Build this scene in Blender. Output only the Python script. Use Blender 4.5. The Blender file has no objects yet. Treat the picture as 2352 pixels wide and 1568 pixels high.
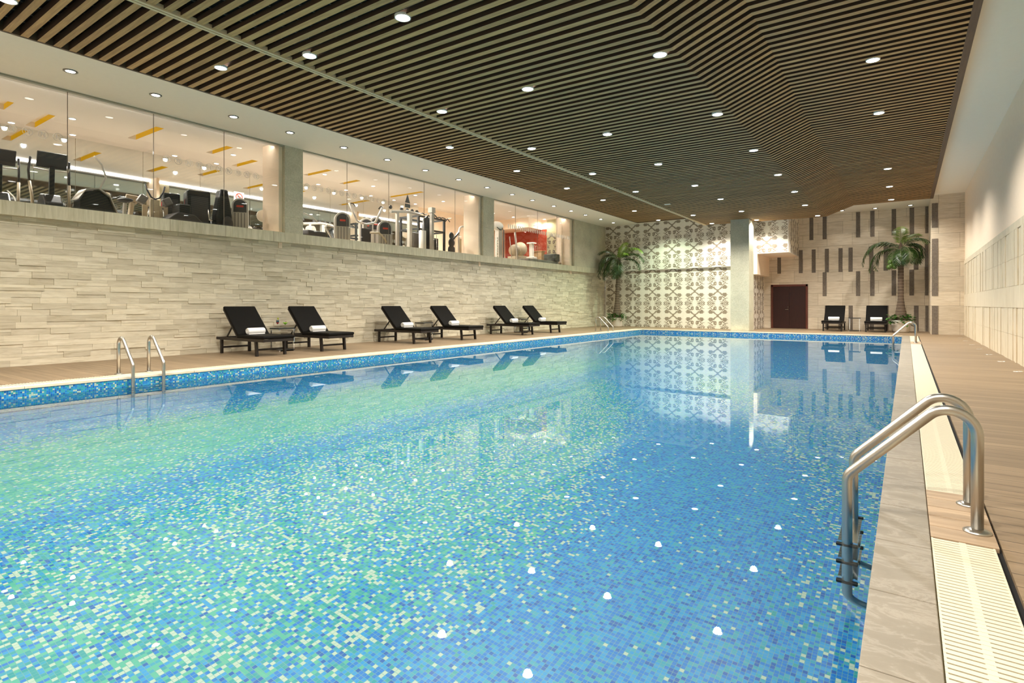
import bpy, bmesh, math, random
from mathutils import Vector, Matrix
rnd = random.Random(7)
PI = math.pi
scene = bpy.context.scene
col = scene.collection
# ------------------------------------------------------------------ survey of the place (metres, camera above the origin)
F, CX, HY, H = 1286., 1176., 699., 1.2
YAW = math.atan((2082 - CX) / F)
SY, CY = math.sin(YAW), math.cos(YAW)
def ray(px, py):
    r = (px - CX) / F; u = (HY - py) / F
    return (r * CY - SY, CY + r * SY, u)
def onZ(px, py, z):
    a = ray(px, py); t = (z - H) / a[2]; return Vector((a[0] * t, a[1] * t, z))
def onX(px, py, x):
    a = ray(px, py); t = x / a[0]; return Vector((x, a[1] * t, H + a[2] * t))
def onY(px, py, y):
    a = ray(px, py); t = y / a[1]; return Vector((a[0] * t, y, H + a[2] * t))

# ------------------------------------------------------------------ materials
class NT:
    def __init__(s, name):
        s.m = bpy.data.materials.new(name); s.m.use_nodes = True
        s.n = s.m.node_tree.nodes; s.l = s.m.node_tree.links
        s.n.clear(); s.out = s.n.new('ShaderNodeOutputMaterial')
    def node(s, t, **kw):
        n = s.n.new(t)
        for k, v in kw.items(): setattr(n, k, v)
        return n
    def link(s, a, b): s.l.new(a, b)
    def math(s, op, a, b=None, c=None):
        n = s.n.new('ShaderNodeMath'); n.operation = op
        for i, v in enumerate((a, b, c)):
            if v is None: continue
            if isinstance(v, (int, float)): n.inputs[i].default_value = v
            else: s.l.new(v, n.inputs[i])
        return n.outputs[0]
    def mix(s, f, a, b, blend='MIX'):
        n = s.n.new('ShaderNodeMix'); n.data_type = 'RGBA'; n.blend_type = blend
        for sock, v in ((n.inputs[0], f), (n.inputs[6], a), (n.inputs[7], b)):
            if isinstance(v, (int, float)): sock.default_value = v
            elif isinstance(v, tuple): sock.default_value = v if len(v) == 4 else (*v, 1)
            else: s.l.new(v, sock)
        return n.outputs[2]
    def ramp(s, f, pts, interp='LINEAR'):
        n = s.n.new('ShaderNodeValToRGB'); n.color_ramp.interpolation = interp
        e = n.color_ramp.elements
        e[0].position = pts[0][0]; e[0].color = (*pts[0][1], 1)
        e[1].position = pts[1][0]; e[1].color = (*pts[1][1], 1)
        for p, c in pts[2:]:
            q = e.new(p); q.color = (*c, 1)
        s.l.new(f, n.inputs[0]); return n.outputs[0]
    def bsdf(s, color, rough=.5, metal=0., spec=.5, bump=None, bstr=.2, bdist=.01, coat=0.):
        b = s.n.new('ShaderNodeBsdfPrincipled')
        if isinstance(color, tuple): b.inputs['Base Color'].default_value = (*color[:3], 1)
        else: s.l.new(color, b.inputs['Base Color'])
        if isinstance(rough, (int, float)): b.inputs['Roughness'].default_value = rough
        else: s.l.new(rough, b.inputs['Roughness'])
        b.inputs['Metallic'].default_value = metal
        b.inputs['Specular IOR Level'].default_value = spec
        b.inputs['Coat Weight'].default_value = coat
        if bump is not None:
            k = s.n.new('ShaderNodeBump'); k.inputs['Strength'].default_value = bstr; k.inputs['Distance'].default_value = bdist
            s.l.new(bump, k.inputs['Height']); s.l.new(k.outputs[0], b.inputs['Normal'])
        s.l.new(b.outputs[0], s.out.inputs[0]); return b
    def pos(s, scale=(1, 1, 1)):
        g = s.n.new('ShaderNodeNewGeometry'); m = s.n.new('ShaderNodeMapping')
        m.inputs['Scale'].default_value = scale; s.l.new(g.outputs['Position'], m.inputs[0]); return m.outputs[0]
    def noise(s, vec, scale=5., detail=4., rough=.55, dist=0.):
        n = s.n.new('ShaderNodeTexNoise'); n.inputs['Scale'].default_value = scale; n.inputs['Detail'].default_value = detail
        n.inputs['Roughness'].default_value = rough; n.inputs['Distortion'].default_value = dist
        s.l.new(vec, n.inputs['Vector']); return n.outputs[0]
    def island(s):
        g = s.n.new('ShaderNodeNewGeometry'); return g.outputs['Random Per Island']

def srgb(r, g, b):
    f = lambda c: (c / 255 / 12.92) if c / 255 <= .04045 else ((c / 255 + .055) / 1.055) ** 2.4
    return (f(r), f(g), f(b))
def simple(name, c, rough=.5, metal=0., spec=.5, coat=0., nz=0.):
    t = NT(name)
    if nz:
        n = t.noise(t.pos(), 9, 5)
        a = tuple(v * (1 - nz) for v in c); b = tuple(min(1, v * (1 + nz)) for v in c)
        t.bsdf(t.ramp(n, [(.3, a), (.7, b)]), rough, metal, spec, coat=coat)
    else: t.bsdf(c, rough, metal, spec, coat=coat)
    return t.m
def emit(name, c, s):
    t = NT(name); e = t.node('ShaderNodeEmission'); e.inputs[0].default_value = (*c, 1); e.inputs[1].default_value = s
    t.link(e.outputs[0], t.out.inputs[0]); t.m.cycles.emission_sampling = 'NONE'; return t.m

def stone_ledger():
    t = NT('ledger_stone'); v = t.pos((1, 1.2, 9)); n = t.noise(v, 2.2, 7, .62, .6); r = t.island()
    a = t.ramp(n, [(.25, srgb(192, 181, 156)), (.45, srgb(214, 205, 182)), (.6, srgb(223, 215, 194)), (.8, srgb(238, 231, 214))])
    b = t.ramp(r, [(0, (.80, .78, .74)), (.5, (.96, .95, .93)), (1, (1.08, 1.07, 1.05))])
    t.bsdf(t.mix(1., a, b, 'MULTIPLY'), .72, 0, .3, t.noise(t.pos((1, 3, 14)), 6, 5), .25, .01); return t.m
def travertine(name, dark, light, axes='xz', w=.9, h=.56, vert=False, joint=True, off=0.):
    t = NT(name)
    n = t.noise(t.pos((7, 7, .8) if vert else (1., 1., 10)), 2.4, 7, .6, .4)
    c = t.ramp(n, [(.28, dark), (.72, light)])
    if joint:
        g = t.node('ShaderNodeNewGeometry'); s = t.node('ShaderNodeSeparateXYZ'); t.link(g.outputs['Position'], s.inputs[0])
        k = t.node('ShaderNodeCombineXYZ'); t.link(s.outputs['XYZ'.index(axes[0].upper())], k.inputs[0]); t.link(t.math('ADD', s.outputs['XYZ'.index(axes[1].upper())], off), k.inputs[1])
        b = t.node('ShaderNodeTexBrick'); b.inputs['Scale'].default_value = 1; b.inputs['Brick Width'].default_value = w; b.inputs['Row Height'].default_value = h
        b.inputs['Mortar Size'].default_value = .005; b.inputs['Mortar Smooth'].default_value = .1; b.offset = .37
        b.inputs['Color1'].default_value = (.88, .87, .86, 1); b.inputs['Color2'].default_value = (1.08, 1.07, 1.06, 1); b.inputs['Mortar'].default_value = (.45, .4, .33, 1)
        t.link(k.outputs[0], b.inputs[0]); c = t.mix(1., c, b.outputs[0], 'MULTIPLY')
    t.bsdf(c, .55, 0, .35, n, .06, .01); return t.m
def wood(name, dark, light, axis=0, scale=1., rough=.5, boards=None, spec=.4):
    t = NT(name); sc = [14 * scale] * 3; sc[axis] = .9 * scale
    n = t.noise(t.pos(tuple(sc)), 2., 6, .6, .3)
    c = t.ramp(n, [(.3, dark), (.7, light)])
    if boards:       # boards laid along x, seams every `boards` metres in y
        g = t.node('ShaderNodeNewGeometry'); s = t.node('ShaderNodeSeparateXYZ'); t.link(g.outputs['Position'], s.inputs[0])
        q = t.math('DIVIDE', s.outputs[1], boards); fr = t.math('FRACT', q); fl = t.math('FLOOR', q)
        wn = t.node('ShaderNodeTexWhiteNoise'); wn.noise_dimensions = '1D'; t.link(fl, wn.inputs['W'])
        c = t.mix(1., c, t.ramp(wn.outputs[0], [(0, (.86, .86, .86)), (1, (1.1, 1.1, 1.1))]), 'MULTIPLY')
        seam = t.math('LESS_THAN', t.math('ABSOLUTE', t.math('SUBTRACT', fr, .5)), .478)
        c = t.mix(seam, tuple(v * .35 for v in dark), c)
    else:
        c = t.mix(1., c, t.ramp(t.island(), [(0, (.85, .85, .85)), (1, (1.15, 1.13, 1.1))]), 'MULTIPLY')
    t.bsdf(c, rough, 0, spec, n, .12, .004); return t.m

def mosaic(name, axes, mode):
    """small glass mosaic: random tile colours, their mix changing over the pool in waves"""
    t = NT(name); P = .0255
    g = t.node('ShaderNodeNewGeometry'); s = t.node('ShaderNodeSeparateXYZ'); t.link(g.outputs['Position'], s.inputs[0])
    A = s.outputs['xyz'.index(axes[0])]; B = s.outputs['xyz'.index(axes[1])]
    a = t.math('DIVIDE', A, P); b = t.math('DIVIDE', B, P)
    fa, fb = t.math('FLOOR', a), t.math('FLOOR', b)
    def rand(off):
        k = t.node('ShaderNodeCombineXYZ'); t.link(fa, k.inputs[0]); t.link(fb, k.inputs[1]); k.inputs[2].default_value = off
        w = t.node('ShaderNodeTexWhiteNoise'); w.noise_dimensions = '3D'; t.link(k.outputs[0], w.inputs[0]); return w.outputs[0]
    r1, r2, r3 = rand(.5), rand(7.5), rand(13.5)
    deep, blue, mid = srgb(16, 86, 164), srgb(20, 112, 190), srgb(40, 140, 196)
    cyan, teal, mint, white = srgb(50, 148, 172), srgb(42, 144, 148), srgb(78, 166, 142), srgb(176, 190, 172)
    zoneB = t.ramp(r2, [(0, blue), (.45, mid), (.74, deep), (.84, cyan)], 'CONSTANT')
    zoneM = t.ramp(r2, [(0, teal), (.16, mid), (.42, blue), (.78, deep), (.88, cyan)], 'CONSTANT')
    zoneG = t.ramp(r2, [(0, mint), (.5, teal), (.82, cyan), (.93, mid)], 'CONSTANT')
    clamp = lambda v: t.math('MINIMUM', t.math('MAXIMUM', v, 0.), 1.)
    tri = lambda v, c, hw, k: clamp(t.math('MULTIPLY_ADD', t.math('SUBTRACT', hw, t.math('ABSOLUTE', t.math('SUBTRACT', v, c))), k, .5))
    if mode == 'floor':
        n = t.math('MULTIPLY', t.math('SUBTRACT', t.noise(t.pos((1, .5, 1)), .8, 2), .5), .9)
        c = t.math('MULTIPLY_ADD', t.math('COSINE', t.math('MULTIPLY', t.math('MAXIMUM', t.math('SUBTRACT', B, 3.8), 0.), PI / 12)), 2.24, -3.6)
        u = t.math('ADD', t.math('SUBTRACT', A, c), n); xn = t.math('ADD', A, n)
        wB = tri(u, 0., .88, 1.5); wG = tri(xn, -7.25, 1.2, 1.1); wT = t.math('MULTIPLY', tri(xn, -3.9, 1.5, .8), .55)
        wF = clamp(t.math('MULTIPLY', t.math('SUBTRACT', B, 11.), .3)); wE = clamp(t.math('SUBTRACT', -8.3, xn))
        wG = t.math('MULTIPLY', wG, t.math('MULTIPLY_ADD', wF, -.7, 1.)); wT = t.math('MULTIPLY', wT, t.math('MULTIPLY_ADD', wF, -.7, 1.))
        wB = t.math('MAXIMUM', wB, t.math('MULTIPLY', t.math('MAXIMUM', wF, wE), .8))
        pw = t.math('MULTIPLY', t.math('SUBTRACT', 1., wB), t.math('MULTIPLY_ADD', wG, -.11, .2))
        pw = t.math('SUBTRACT', pw, t.math('MULTIPLY', tri(xn, -5.6, .3, 2.), .13)); pw = t.math('MAXIMUM', pw, .012)
        base = t.mix(t.math('LESS_THAN', r3, wT), zoneM, zoneG)
        base = t.mix(t.math('LESS_THAN', r3, wB), base, zoneB)
        base = t.mix(t.math('LESS_THAN', r3, wG), base, zoneG)
        base = t.mix(t.math('LESS_THAN', r1, pw), base, white)
    elif mode == 'wall':
        base = t.mix(t.math('LESS_THAN', r1, .14), t.ramp(r2, [(0, blue), (.3, mid), (.5, deep), (.68, cyan), (.84, teal)], 'CONSTANT'), white)
    else:
        base = t.mix(t.math('LESS_THAN', r1, .2), t.ramp(r2, [(0, deep), (.5, blue), (.82, mid), (.93, teal)], 'CONSTANT'), white)
    gr = t.math('MAXIMUM', t.math('ABSOLUTE', t.math('SUBTRACT', t.math('FRACT', a), .5)), t.math('ABSOLUTE', t.math('SUBTRACT', t.math('FRACT', b), .5)))
    base = t.mix(t.math('GREATER_THAN', gr, .455), base, srgb(104, 156, 146))
    t.bsdf(base, .25, 0, .5); return t.m

def water_mat():
    t = NT('pool_water'); g = t.node('ShaderNodeBsdfGlass'); g.inputs['IOR'].default_value = 1.33; g.inputs['Roughness'].default_value = 0.
    g.inputs['Color'].default_value = (.93, .99, 1, 1); t.link(g.outputs[0], t.out.inputs[0]); return t.m
def glass_mat(name, tint=(.97, .985, .98), f0=.035):
    t = NT(name); lw = t.node('ShaderNodeLayerWeight'); lw.inputs[0].default_value = .5
    f = t.math('MULTIPLY_ADD', t.math('POWER', lw.outputs['Facing'], 5.), 1 - f0, f0)
    tr = t.node('ShaderNodeBsdfTransparent'); tr.inputs[0].default_value = (*tint, 1)
    gl = t.node('ShaderNodeBsdfGlossy'); gl.inputs['Roughness'].default_value = 0.
    m = t.node('ShaderNodeMixShader'); t.link(f, m.inputs[0]); t.link(tr.outputs[0], m.inputs[1]); t.link(gl.outputs[0], m.inputs[2])
    t.link(m.outputs[0], t.out.inputs[0]); return t.m
def marble(name, a, b, c, sc=3.):
    t = NT(name); n = t.noise(t.pos((.8, 1.6, 1)), sc, 9, .7, .7); n2 = t.noise(t.pos((1, 1, 1)), .9, 2)
    x = t.ramp(n, [(.28, a), (.47, b), (.52, c), (.56, b), (.8, a)])
    t.bsdf(t.mix(1., x, t.ramp(n2, [(.3, (.86, .85, .84)), (.7, (1.08, 1.06, 1.03))]), 'MULTIPLY'), .42, 0, .4); return t.m

def granular(name, a, b):
    t = NT(name); n = t.noise(t.pos(), 26, 6, .7); n2 = t.noise(t.pos(), 1.6, 2)
    c = t.mix(1., t.ramp(n, [(.3, a), (.7, b)]), t.ramp(n2, [(.35, (.9, .9, .9)), (.65, (1.06, 1.06, 1.06))]), 'MULTIPLY')
    t.bsdf(c, .7, 0, .3, n, .1, .004); return t.m
M = {}
M['ledger'] = stone_ledger()
M['sill'] = travertine('sill_travertine', srgb(186, 180, 150), srgb(222, 216, 192), 'yz', 1.3, 5., True)
M['trav'] = travertine('wall_travertine', srgb(202, 186, 160), srgb(232, 220, 200), 'xz', 1.05, .575)
M['travp'] = travertine('panel_travertine', srgb(206, 192, 164), srgb(234, 222, 198), joint=False, vert=True)
M['band'] = travertine('band_travertine', srgb(208, 188, 156), srgb(236, 220, 192), joint=False)
M['column'] = granular('column_stone', srgb(176, 172, 146), srgb(208, 202, 178))
M['darkstone'] = granular('dark_stone', srgb(96, 86, 77), srgb(134, 123, 110))
M['coping'] = marble('coping_marble', srgb(134, 126, 112), srgb(142, 134, 120), srgb(158, 150, 137), 4.)
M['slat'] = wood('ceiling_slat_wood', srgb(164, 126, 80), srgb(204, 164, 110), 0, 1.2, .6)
M['slatside'] = wood('slat_dark_side', srgb(62, 46, 34), srgb(80, 60, 44), 0, 1.2, .7)  # slat side faces, set to a darker brown than the undersides
M['trim'] = wood('ceiling_trim_wood', srgb(84, 64, 48), srgb(104, 80, 60), 1, 1., .55)
M['groove'] = simple('pale_trim_wood', srgb(214, 190, 150), .5)
M['deck'] = wood('deck_boards', srgb(128, 108, 84), srgb(154, 132, 105), 0, .55, .5, .145)
M['plaster'] = simple('white_plaster', srgb(250, 240, 220), .9, nz=.01)
M['plaster2'] = simple('wall_plaster', srgb(252, 230, 204), .9, nz=.02)
M['gymwhite'] = simple('gym_white_paint', srgb(236, 228, 220), .9)
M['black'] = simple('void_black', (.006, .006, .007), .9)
M['railgrey'] = simple('hanger_rail', srgb(80, 80, 80), .6)
M['white'] = simple('white_grating', srgb(216, 208, 184), .5)
M['gap'] = simple('dark_gap', (.01, .01, .01), .9)
M['steel'] = simple('stainless_steel', (.50, .475, .43), .3, 1.)
M['chrome'] = simple('chrome', (.8, .8, .8), .08, 1.)
M['darkwood'] = wood('lounger_wood', srgb(26, 20, 16), srgb(40, 31, 26), 0, 2., .45)
M['leather'] = simple('black_leatherette', srgb(17, 15, 13), .55, 0, .1, nz=.15)
M['towel'] = simple('white_towel', srgb(244, 242, 238), .95)
M['door'] = wood('door_veneer', srgb(46, 20, 18), srgb(58, 27, 23), 2, 1.5, .4); M['doorframe'] = wood('door_frame_veneer', srgb(84, 42, 32), srgb(104, 54, 40), 2, 1.5, .4)
M['mosaic_floor'] = mosaic('mosaic_floor', 'xy', 'floor')
M['mosaic_x'] = mosaic('mosaic_side', 'yz', 'wall')
M['mosaic_y'] = mosaic('mosaic_end', 'xz', 'band')
M['water'] = water_mat()
M['glass'] = glass_mat('window_glass', f0=.03)
M['cglass'] = glass_mat('drinking_glass', (.95, .97, .97), .05)
M['lens'] = emit('lamp_lens', (1, .97, .92), 14.)
M['lens2'] = emit('soffit_lens', (1, .96, .9), 9.)
M['cove'] = emit('cove_strip', (1, .95, .9), 9.); M['cove'].cycles.emission_sampling = 'AUTO'
M['amber'] = emit('amber_slot', srgb(236, 170, 30), .42)
M['ring'] = simple('white_ring', srgb(225, 222, 214), .4)
M['ringdark'] = simple('grey_ring', srgb(120, 116, 106), .35, .6)
M['tilebg'] = simple('pale_mosaic', srgb(234, 226, 212), .35, nz=.03)
M['tilefg'] = simple('bronze_mosaic', srgb(150, 136, 118), .3, .0, .4, nz=.2)
M['bark'] = simple('palm_bark', srgb(92, 76, 62), .9, nz=.25)
M['barkring'] = simple('palm_ring', srgb(150, 134, 112), .9)
M['leaf'] = simple('palm_leaf', srgb(46, 70, 24), .4, nz=.35)
M['leaflight'] = simple('palm_leaf_young', srgb(104, 130, 34), .45, nz=.25)
M['ivy'] = simple('ivy_leaf', srgb(58, 104, 34), .45, nz=.5)
M['rachis'] = simple('palm_rib', srgb(120, 124, 84), .5)
M['coco'] = simple('green_coconut', srgb(70, 96, 30), .4, nz=.3)
M['pot'] = simple('white_pot', srgb(238, 232, 222), .3)
M['gsilver'] = simple('machine_silver', srgb(196, 190, 180), .35, .4)
M['gblack'] = simple('machine_black', srgb(30, 32, 32), .35)
M['gpad'] = simple('machine_pad', srgb(62, 60, 60), .6)
M['ggrey'] = simple('machine_grey', srgb(120, 116, 112), .4, .2)
M['gtan'] = simple('machine_tan', srgb(190, 176, 150), .5)
M['red'] = simple('red_plastic', srgb(190, 60, 40), .5)
M['lime'] = simple('lime_trim', srgb(190, 200, 50), .5)
M['orange'] = simple('terracotta_paint', srgb(176, 66, 42), .8)
M['orangelt'] = simple('terracotta_pale', srgb(196, 112, 88), .8)
M['oak'] = wood('oak_desk', srgb(196, 156, 110), srgb(222, 186, 140), 0, 1., .5)
M['frost'] = simple('frosted_white', srgb(245, 240, 230), .8)
M['rubber'] = simple('black_rubber', (.012, .012, .012), .6)
M['gymfloor'] = simple('gym_floor', srgb(206, 190, 168), .6)
M['blueglass'] = simple('blue_drink', srgb(20, 60, 80), .2)
M['reddrink'] = simple('red_drink', srgb(150, 20, 24), .2)
M['green'] = simple('lime_drink', srgb(150, 215, 60), .2)
def dot_mat():
    t = NT('printed_dot'); a = t.node('ShaderNodeBsdfTranslucent'); d = t.node('ShaderNodeBsdfDiffuse'); a.inputs[0].default_value = d.inputs[0].default_value = (.95, .93, .88, 1)
    m = t.node('ShaderNodeMixShader'); m.inputs[0].default_value = .35
    t.link(a.outputs[0], m.inputs[1]); t.link(d.outputs[0], m.inputs[2]); t.link(m.outputs[0], t.out.inputs[0]); return t.m
M['dot'] = dot_mat()
def mirror_mat():
    t = NT('mirror'); g = t.node('ShaderNodeBsdfGlossy'); g.inputs[0].default_value = (.82, .84, .82, 1); g.inputs['Roughness'].default_value = .03
    t.link(g.outputs[0], t.out.inputs[0]); return t.m
M['mirror'] = mirror_mat()

# ------------------------------------------------------------------ mesh helpers
class MB:
    def __init__(s): s.v = []; s.f = []; s.mi = []; s.sm = []; s.x = Matrix()
    def add(s, vs, fs, mi=0, smooth=False):
        o = len(s.v); s.v += [s.x @ Vector(p) for p in vs]
        s.f += [[i + o for i in f] for f in fs]; s.mi += [mi] * len(fs); s.sm += [smooth] * len(fs); return s
    def box(s, x0, x1, y0, y1, z0, z1, mi=0):
        vs = [(x, y, z) for z in (z0, z1) for y in (y0, y1) for x in (x0, x1)]
        return s.add(vs, [(0, 2, 3, 1), (4, 5, 7, 6), (0, 1, 5, 4), (2, 6, 7, 3), (0, 4, 6, 2), (1, 3, 7, 5)], mi)
    def beam(s, a, b, w, h, mi=0, up=(0, 0, 1)):
        a, b = Vector(a), Vector(b); d = (b - a).normalized(); r = d.cross(Vector(up))
        if r.length < 1e-4: r = d.cross(Vector((0, 1, 0)))
        r.normalize(); u = r.cross(d); vs = []
        for p in (a, b):
            for i, j in ((-1, -1), (1, -1), (1, 1), (-1, 1)): vs.append(p + r * (w / 2 * i) + u * (h / 2 * j))
        return s.add(vs, [(0, 1, 2, 3), (7, 6, 5, 4), (0, 4, 5, 1), (1, 5, 6, 2), (2, 6, 7, 3), (3, 7, 4, 0)], mi)
    def tube(s, pts, r, n=10, mi=0, cap=True, rad=None):
        pts = [Vector(p) for p in pts]; vs = []; fs = []; prev = None
        for i, p in enumerate(pts):
            d = (pts[min(i + 1, len(pts) - 1)] - pts[max(i - 1, 0)]).normalized()
            if prev is None:
                u = d.orthogonal().normalized()
            else:
                u = prev - d * prev.dot(d)
                u = u.normalized() if u.length > 1e-6 else d.orthogonal().normalized()
            prev = u; w = d.cross(u); rr = rad[i] if rad else r
            for k in range(n):
                a = 2 * PI * k / n; vs.append(p + u * (rr * math.cos(a)) + w * (rr * math.sin(a)))
        for i in range(len(pts) - 1):
            for k in range(n): fs.append((i * n + k, i * n + (k + 1) % n, (i + 1) * n + (k + 1) % n, (i + 1) * n + k))
        s.add(vs, fs, mi, True)
        if cap:
            o = len(s.v) - len(vs); e = o + (len(pts) - 1) * n
            s.f += [[o + k for k in range(n)][::-1], [e + k for k in range(n)]]; s.mi += [mi] * 2; s.sm += [False] * 2
        return s
    def lathe(s, prof, c=(0, 0, 0), n=24, mi=0, smooth=True, cap=True):
        vs = []; fs = []
        for r, z in prof:
            for k in range(n):
                a = 2 * PI * k / n; vs.append((c[0] + r * math.cos(a), c[1] + r * math.sin(a), c[2] + z))
        for i in range(len(prof) - 1):
            for k in range(n): fs.append((i * n + k, i * n + (k + 1) % n, (i + 1) * n + (k + 1) % n, (i + 1) * n + k))
        if cap:
            fs.append([k for k in range(n)][::-1]); fs.append([(len(prof) - 1) * n + k for k in range(n)])
        return s.add(vs, fs, mi, smooth)
    def prism(s, poly, z0, z1, axis='z', mi=0, smooth=False):
        m = {'z': lambda a, b, c: (a, b, c), 'x': lambda a, b, c: (c, a, b), 'y': lambda a, b, c: (a, c, b)}[axis]
        n = len(poly); vs = [m(a, b, z0) for a, b in poly] + [m(a, b, z1) for a, b in poly]
        fs = [list(range(n))[::-1], list(range(n, 2 * n))] + [(k, (k + 1) % n, n + (k + 1) % n, n + k) for k in range(n)]
        return s.add(vs, fs, mi, smooth)
    def ball(s, c, rx, ry, rz, mi=0, n=14, m=8):
        prof = [(math.sin(PI * i / m), -math.cos(PI * i / m)) for i in range(m + 1)]
        vs = []; fs = []
        for r, z in prof:
            for k in range(n):
                a = 2 * PI * k / n; vs.append((c[0] + rx * r * math.cos(a), c[1] + ry * r * math.sin(a), c[2] + rz * z))
        for i in range(m):
            for k in range(n): fs.append((i * n + k, i * n + (k + 1) % n, (i + 1) * n + (k + 1) % n, (i + 1) * n + k))
        return s.add(vs, fs, mi, True)
    def build(s, name, mats, parent=None, bevel=0., seg=2):
        me = bpy.data.meshes.new(name); me.from_pydata([tuple(v) for v in s.v], [], s.f)
        if not isinstance(mats, (list, tuple)): mats = [mats]
        for m in mats: me.materials.append(M[m] if isinstance(m, str) else m)
        me.polygons.foreach_set('material_index', s.mi); me.polygons.foreach_set('use_smooth', s.sm)
        bm = bmesh.new(); bm.from_mesh(me); bmesh.ops.recalc_face_normals(bm, faces=bm.faces); bm.to_mesh(me); bm.free()
        me.update(); o = bpy.data.objects.new(name, me); col.objects.link(o)
        if parent: o.parent = parent
        if bevel:
            b = o.modifiers.new('Bevel', 'BEVEL'); b.width = bevel; b.segments = seg; b.limit_method = 'ANGLE'
        return o
def tag(o, label=None, cat=None, group=None, kind=None):
    if label: o['label'] = label
    if cat: o['category'] = cat
    if group: o['group'] = group
    if kind: o['kind'] = kind
    return o
def empty(name, loc, rz=0., label=None, cat=None, group=None, kind=None):
    o = bpy.data.objects.new(name, None); col.objects.link(o); o.location = loc; o.rotation_euler = (0, 0, rz); o.empty_display_size = .1
    return tag(o, label, cat, group, kind)
def struct(name, mb, mats, parent=None, bevel=0.):
    o = mb.build(name, mats, parent, bevel)
    if parent is None: o['kind'] = 'structure'
    return o
def copy_tree(o, parent=None):
    c = o.copy(); col.objects.link(c)
    if parent: c.parent = parent
    for ch in list(o.children): copy_tree(ch, c)
    return c
def lamp(kind, loc, power, color, parent=None, size=.06, spot=150, blend=.7, rot=(0, 0, 0)):
    d = bpy.data.lights.new('lamp', kind); d.energy = power; d.color = color
    if kind == 'SPOT': d.spot_size = math.radians(spot); d.spot_blend = blend
    d.shadow_soft_size = size; d.cycles.is_caustics_light = True
    o = bpy.data.objects.new('lamp', d); col.objects.link(o); o.location = loc; o.rotation_euler = rot
    if parent: o.parent = parent
    return o
ORD = ['first', 'second', 'third', 'fourth', 'fifth', 'sixth', 'seventh', 'eighth', 'ninth', 'tenth', 'eleventh', 'twelfth', 'thirteenth', 'fourteenth', 'fifteenth', 'sixteenth', 'seventeenth', 'eighteenth', 'nineteenth', 'twentieth']
# ------------------------------------------------------------------ dimensions
WL, ZF = -.17, -1.4                 # water level, pool floor
PX0, PX1, PY0, PY1 = -10.6, -.13, -2.2, 26.1
NEAR, FAR = -4.2, 31.0
XW, XG, XM = -14.1, -14.0, -18.18    # stone wall, glass, mirror
ZS = 5.57                            # plaster soffit
GF, GC = 2.75, 5.65                  # gym floor, gym ceiling
# ------------------------------------------------------------------ floor, coping, pool basin
b = MB()
b.box(XW - .1, -11.03, NEAR, PY1 + .27, -.12, 0); b.box(.385, 1.95, NEAR, PY1 + .27, -.12, 0)
b.box(XW - .1, 1.95, PY1 + .27, FAR + .2, -.12, 0); b.box(-11.03, .385, NEAR, PY0 - .4, -.12, 0)
struct('floor', b, 'deck')
b = MB().box(PX0, PX1 + .05, PY0, PY1, ZF - .1, ZF); struct('floor_pool', b, 'mosaic_floor')
b = MB().box(PX0 - .15, PX0, PY0, PY1, ZF - .1, -.035); b.box(PX1 + .05, PX1 + .2, PY0, PY1, ZF - .1, -.04); struct('wall_pool_sides', b, 'mosaic_x')
b = MB().box(PX0 - .15, PX1 + .2, PY1, PY1 + .15, ZF - .1, -.03); b.box(PX0 - .15, PX1 + .2, PY0 - .15, PY0, ZF - .1, -.03); struct('wall_pool_ends', b, 'mosaic_y')
b = MB().add([(PX0, PY0, WL), (PX1 + .05, PY0, WL), (PX1 + .05, PY1, WL), (PX0, PY1, WL)], [(0, 1, 2, 3)], 0, True)
wo = struct('water_surface', b, 'water'); wo.cycles.is_caustics_caster = True
b = MB()
y = PY0
for k, L in enumerate([1.0, 2.15, .62, .62, .62, .62, .62] + [.62] * 60):      # stone slabs along the right edge
    if y > PY1: break
    b.box(PX1, .1, y + .002, min(y + L, PY1 + .1) - .002, -.045, 0); y += L
b.box(PX1 + .02, .098, PY0, PY1 + .1, -.07, -.004, 1)
o = struct('trim_coping_right', b, ['coping', 'gap'], bevel=.004)
b = MB()
y = PY0
while y < PY1 + .2:
    b.box(-10.74, PX0 + .012, y + .002, min(y + 1.2, PY1 + .27) - .002, -.04, 0); y += 1.2
x = PX0
while x < .1:
    b.box(x + .002, min(x + 1.2, .1) - .002, PY1 - .012, PY1 + .12, -.04, 0); x += 1.2
struct('trim_coping_left', b, 'band', bevel=.004)
# overflow gratings: a channel with cross bars
INS = [(3.62, 4.52), (20.95, 22.35)]
b = MB(); b.box(.1, .385, PY0, PY1 + .1, -.12, -.03, 1)
y = PY0
while y < PY1 + .1:
    if not any(i0 - .01 < y < i1 for i0, i1 in INS):
        b.box(.104, .357, y, y + .0235, -.03, -.002)
    y += .0325
for i0, i1 in [(PY0, INS[0][0]), (INS[0][1], INS[1][0]), (INS[1][1], PY1 + .1)]:
    b.box(.216, .244, i0, i1, -.03, -.003); b.box(.104, .112, i0, i1, -.03, -.003); b.box(.349, .357, i0, i1, -.03, -.003)
b.box(.3575, .3845, PY0, PY1 + .1, -.1, -.022, 2)
struct('trim_grating_right', b, ['white', simple('grating_channel', srgb(150, 130, 74), .7), 'gap'])
b = MB()
for i0, i1 in INS:
    n = 5; w = (i1 - i0) / n
    for k in range(n): b.box(.103, .375, i0 + k * w + .004, i0 + (k + 1) * w - .004, -.03, .002)
struct('trim_ladder_boards', b, wood('insert_boards', srgb(160, 136, 110), srgb(190, 166, 138), 0, .8, .5), bevel=.003)
b = MB(); b.box(-11.03, -10.74, PY0, PY1 + .27, -.12, -.03, 1)
y = PY0
LI = [(3.8, 4.65), (22.4, 23.35)]
while y < PY1 + .25:
    if not any(i0 < y < i1 for i0, i1 in LI): b.box(-11.025, -10.745, y, y + .026, -.03, -.002)
    y += .04
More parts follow.
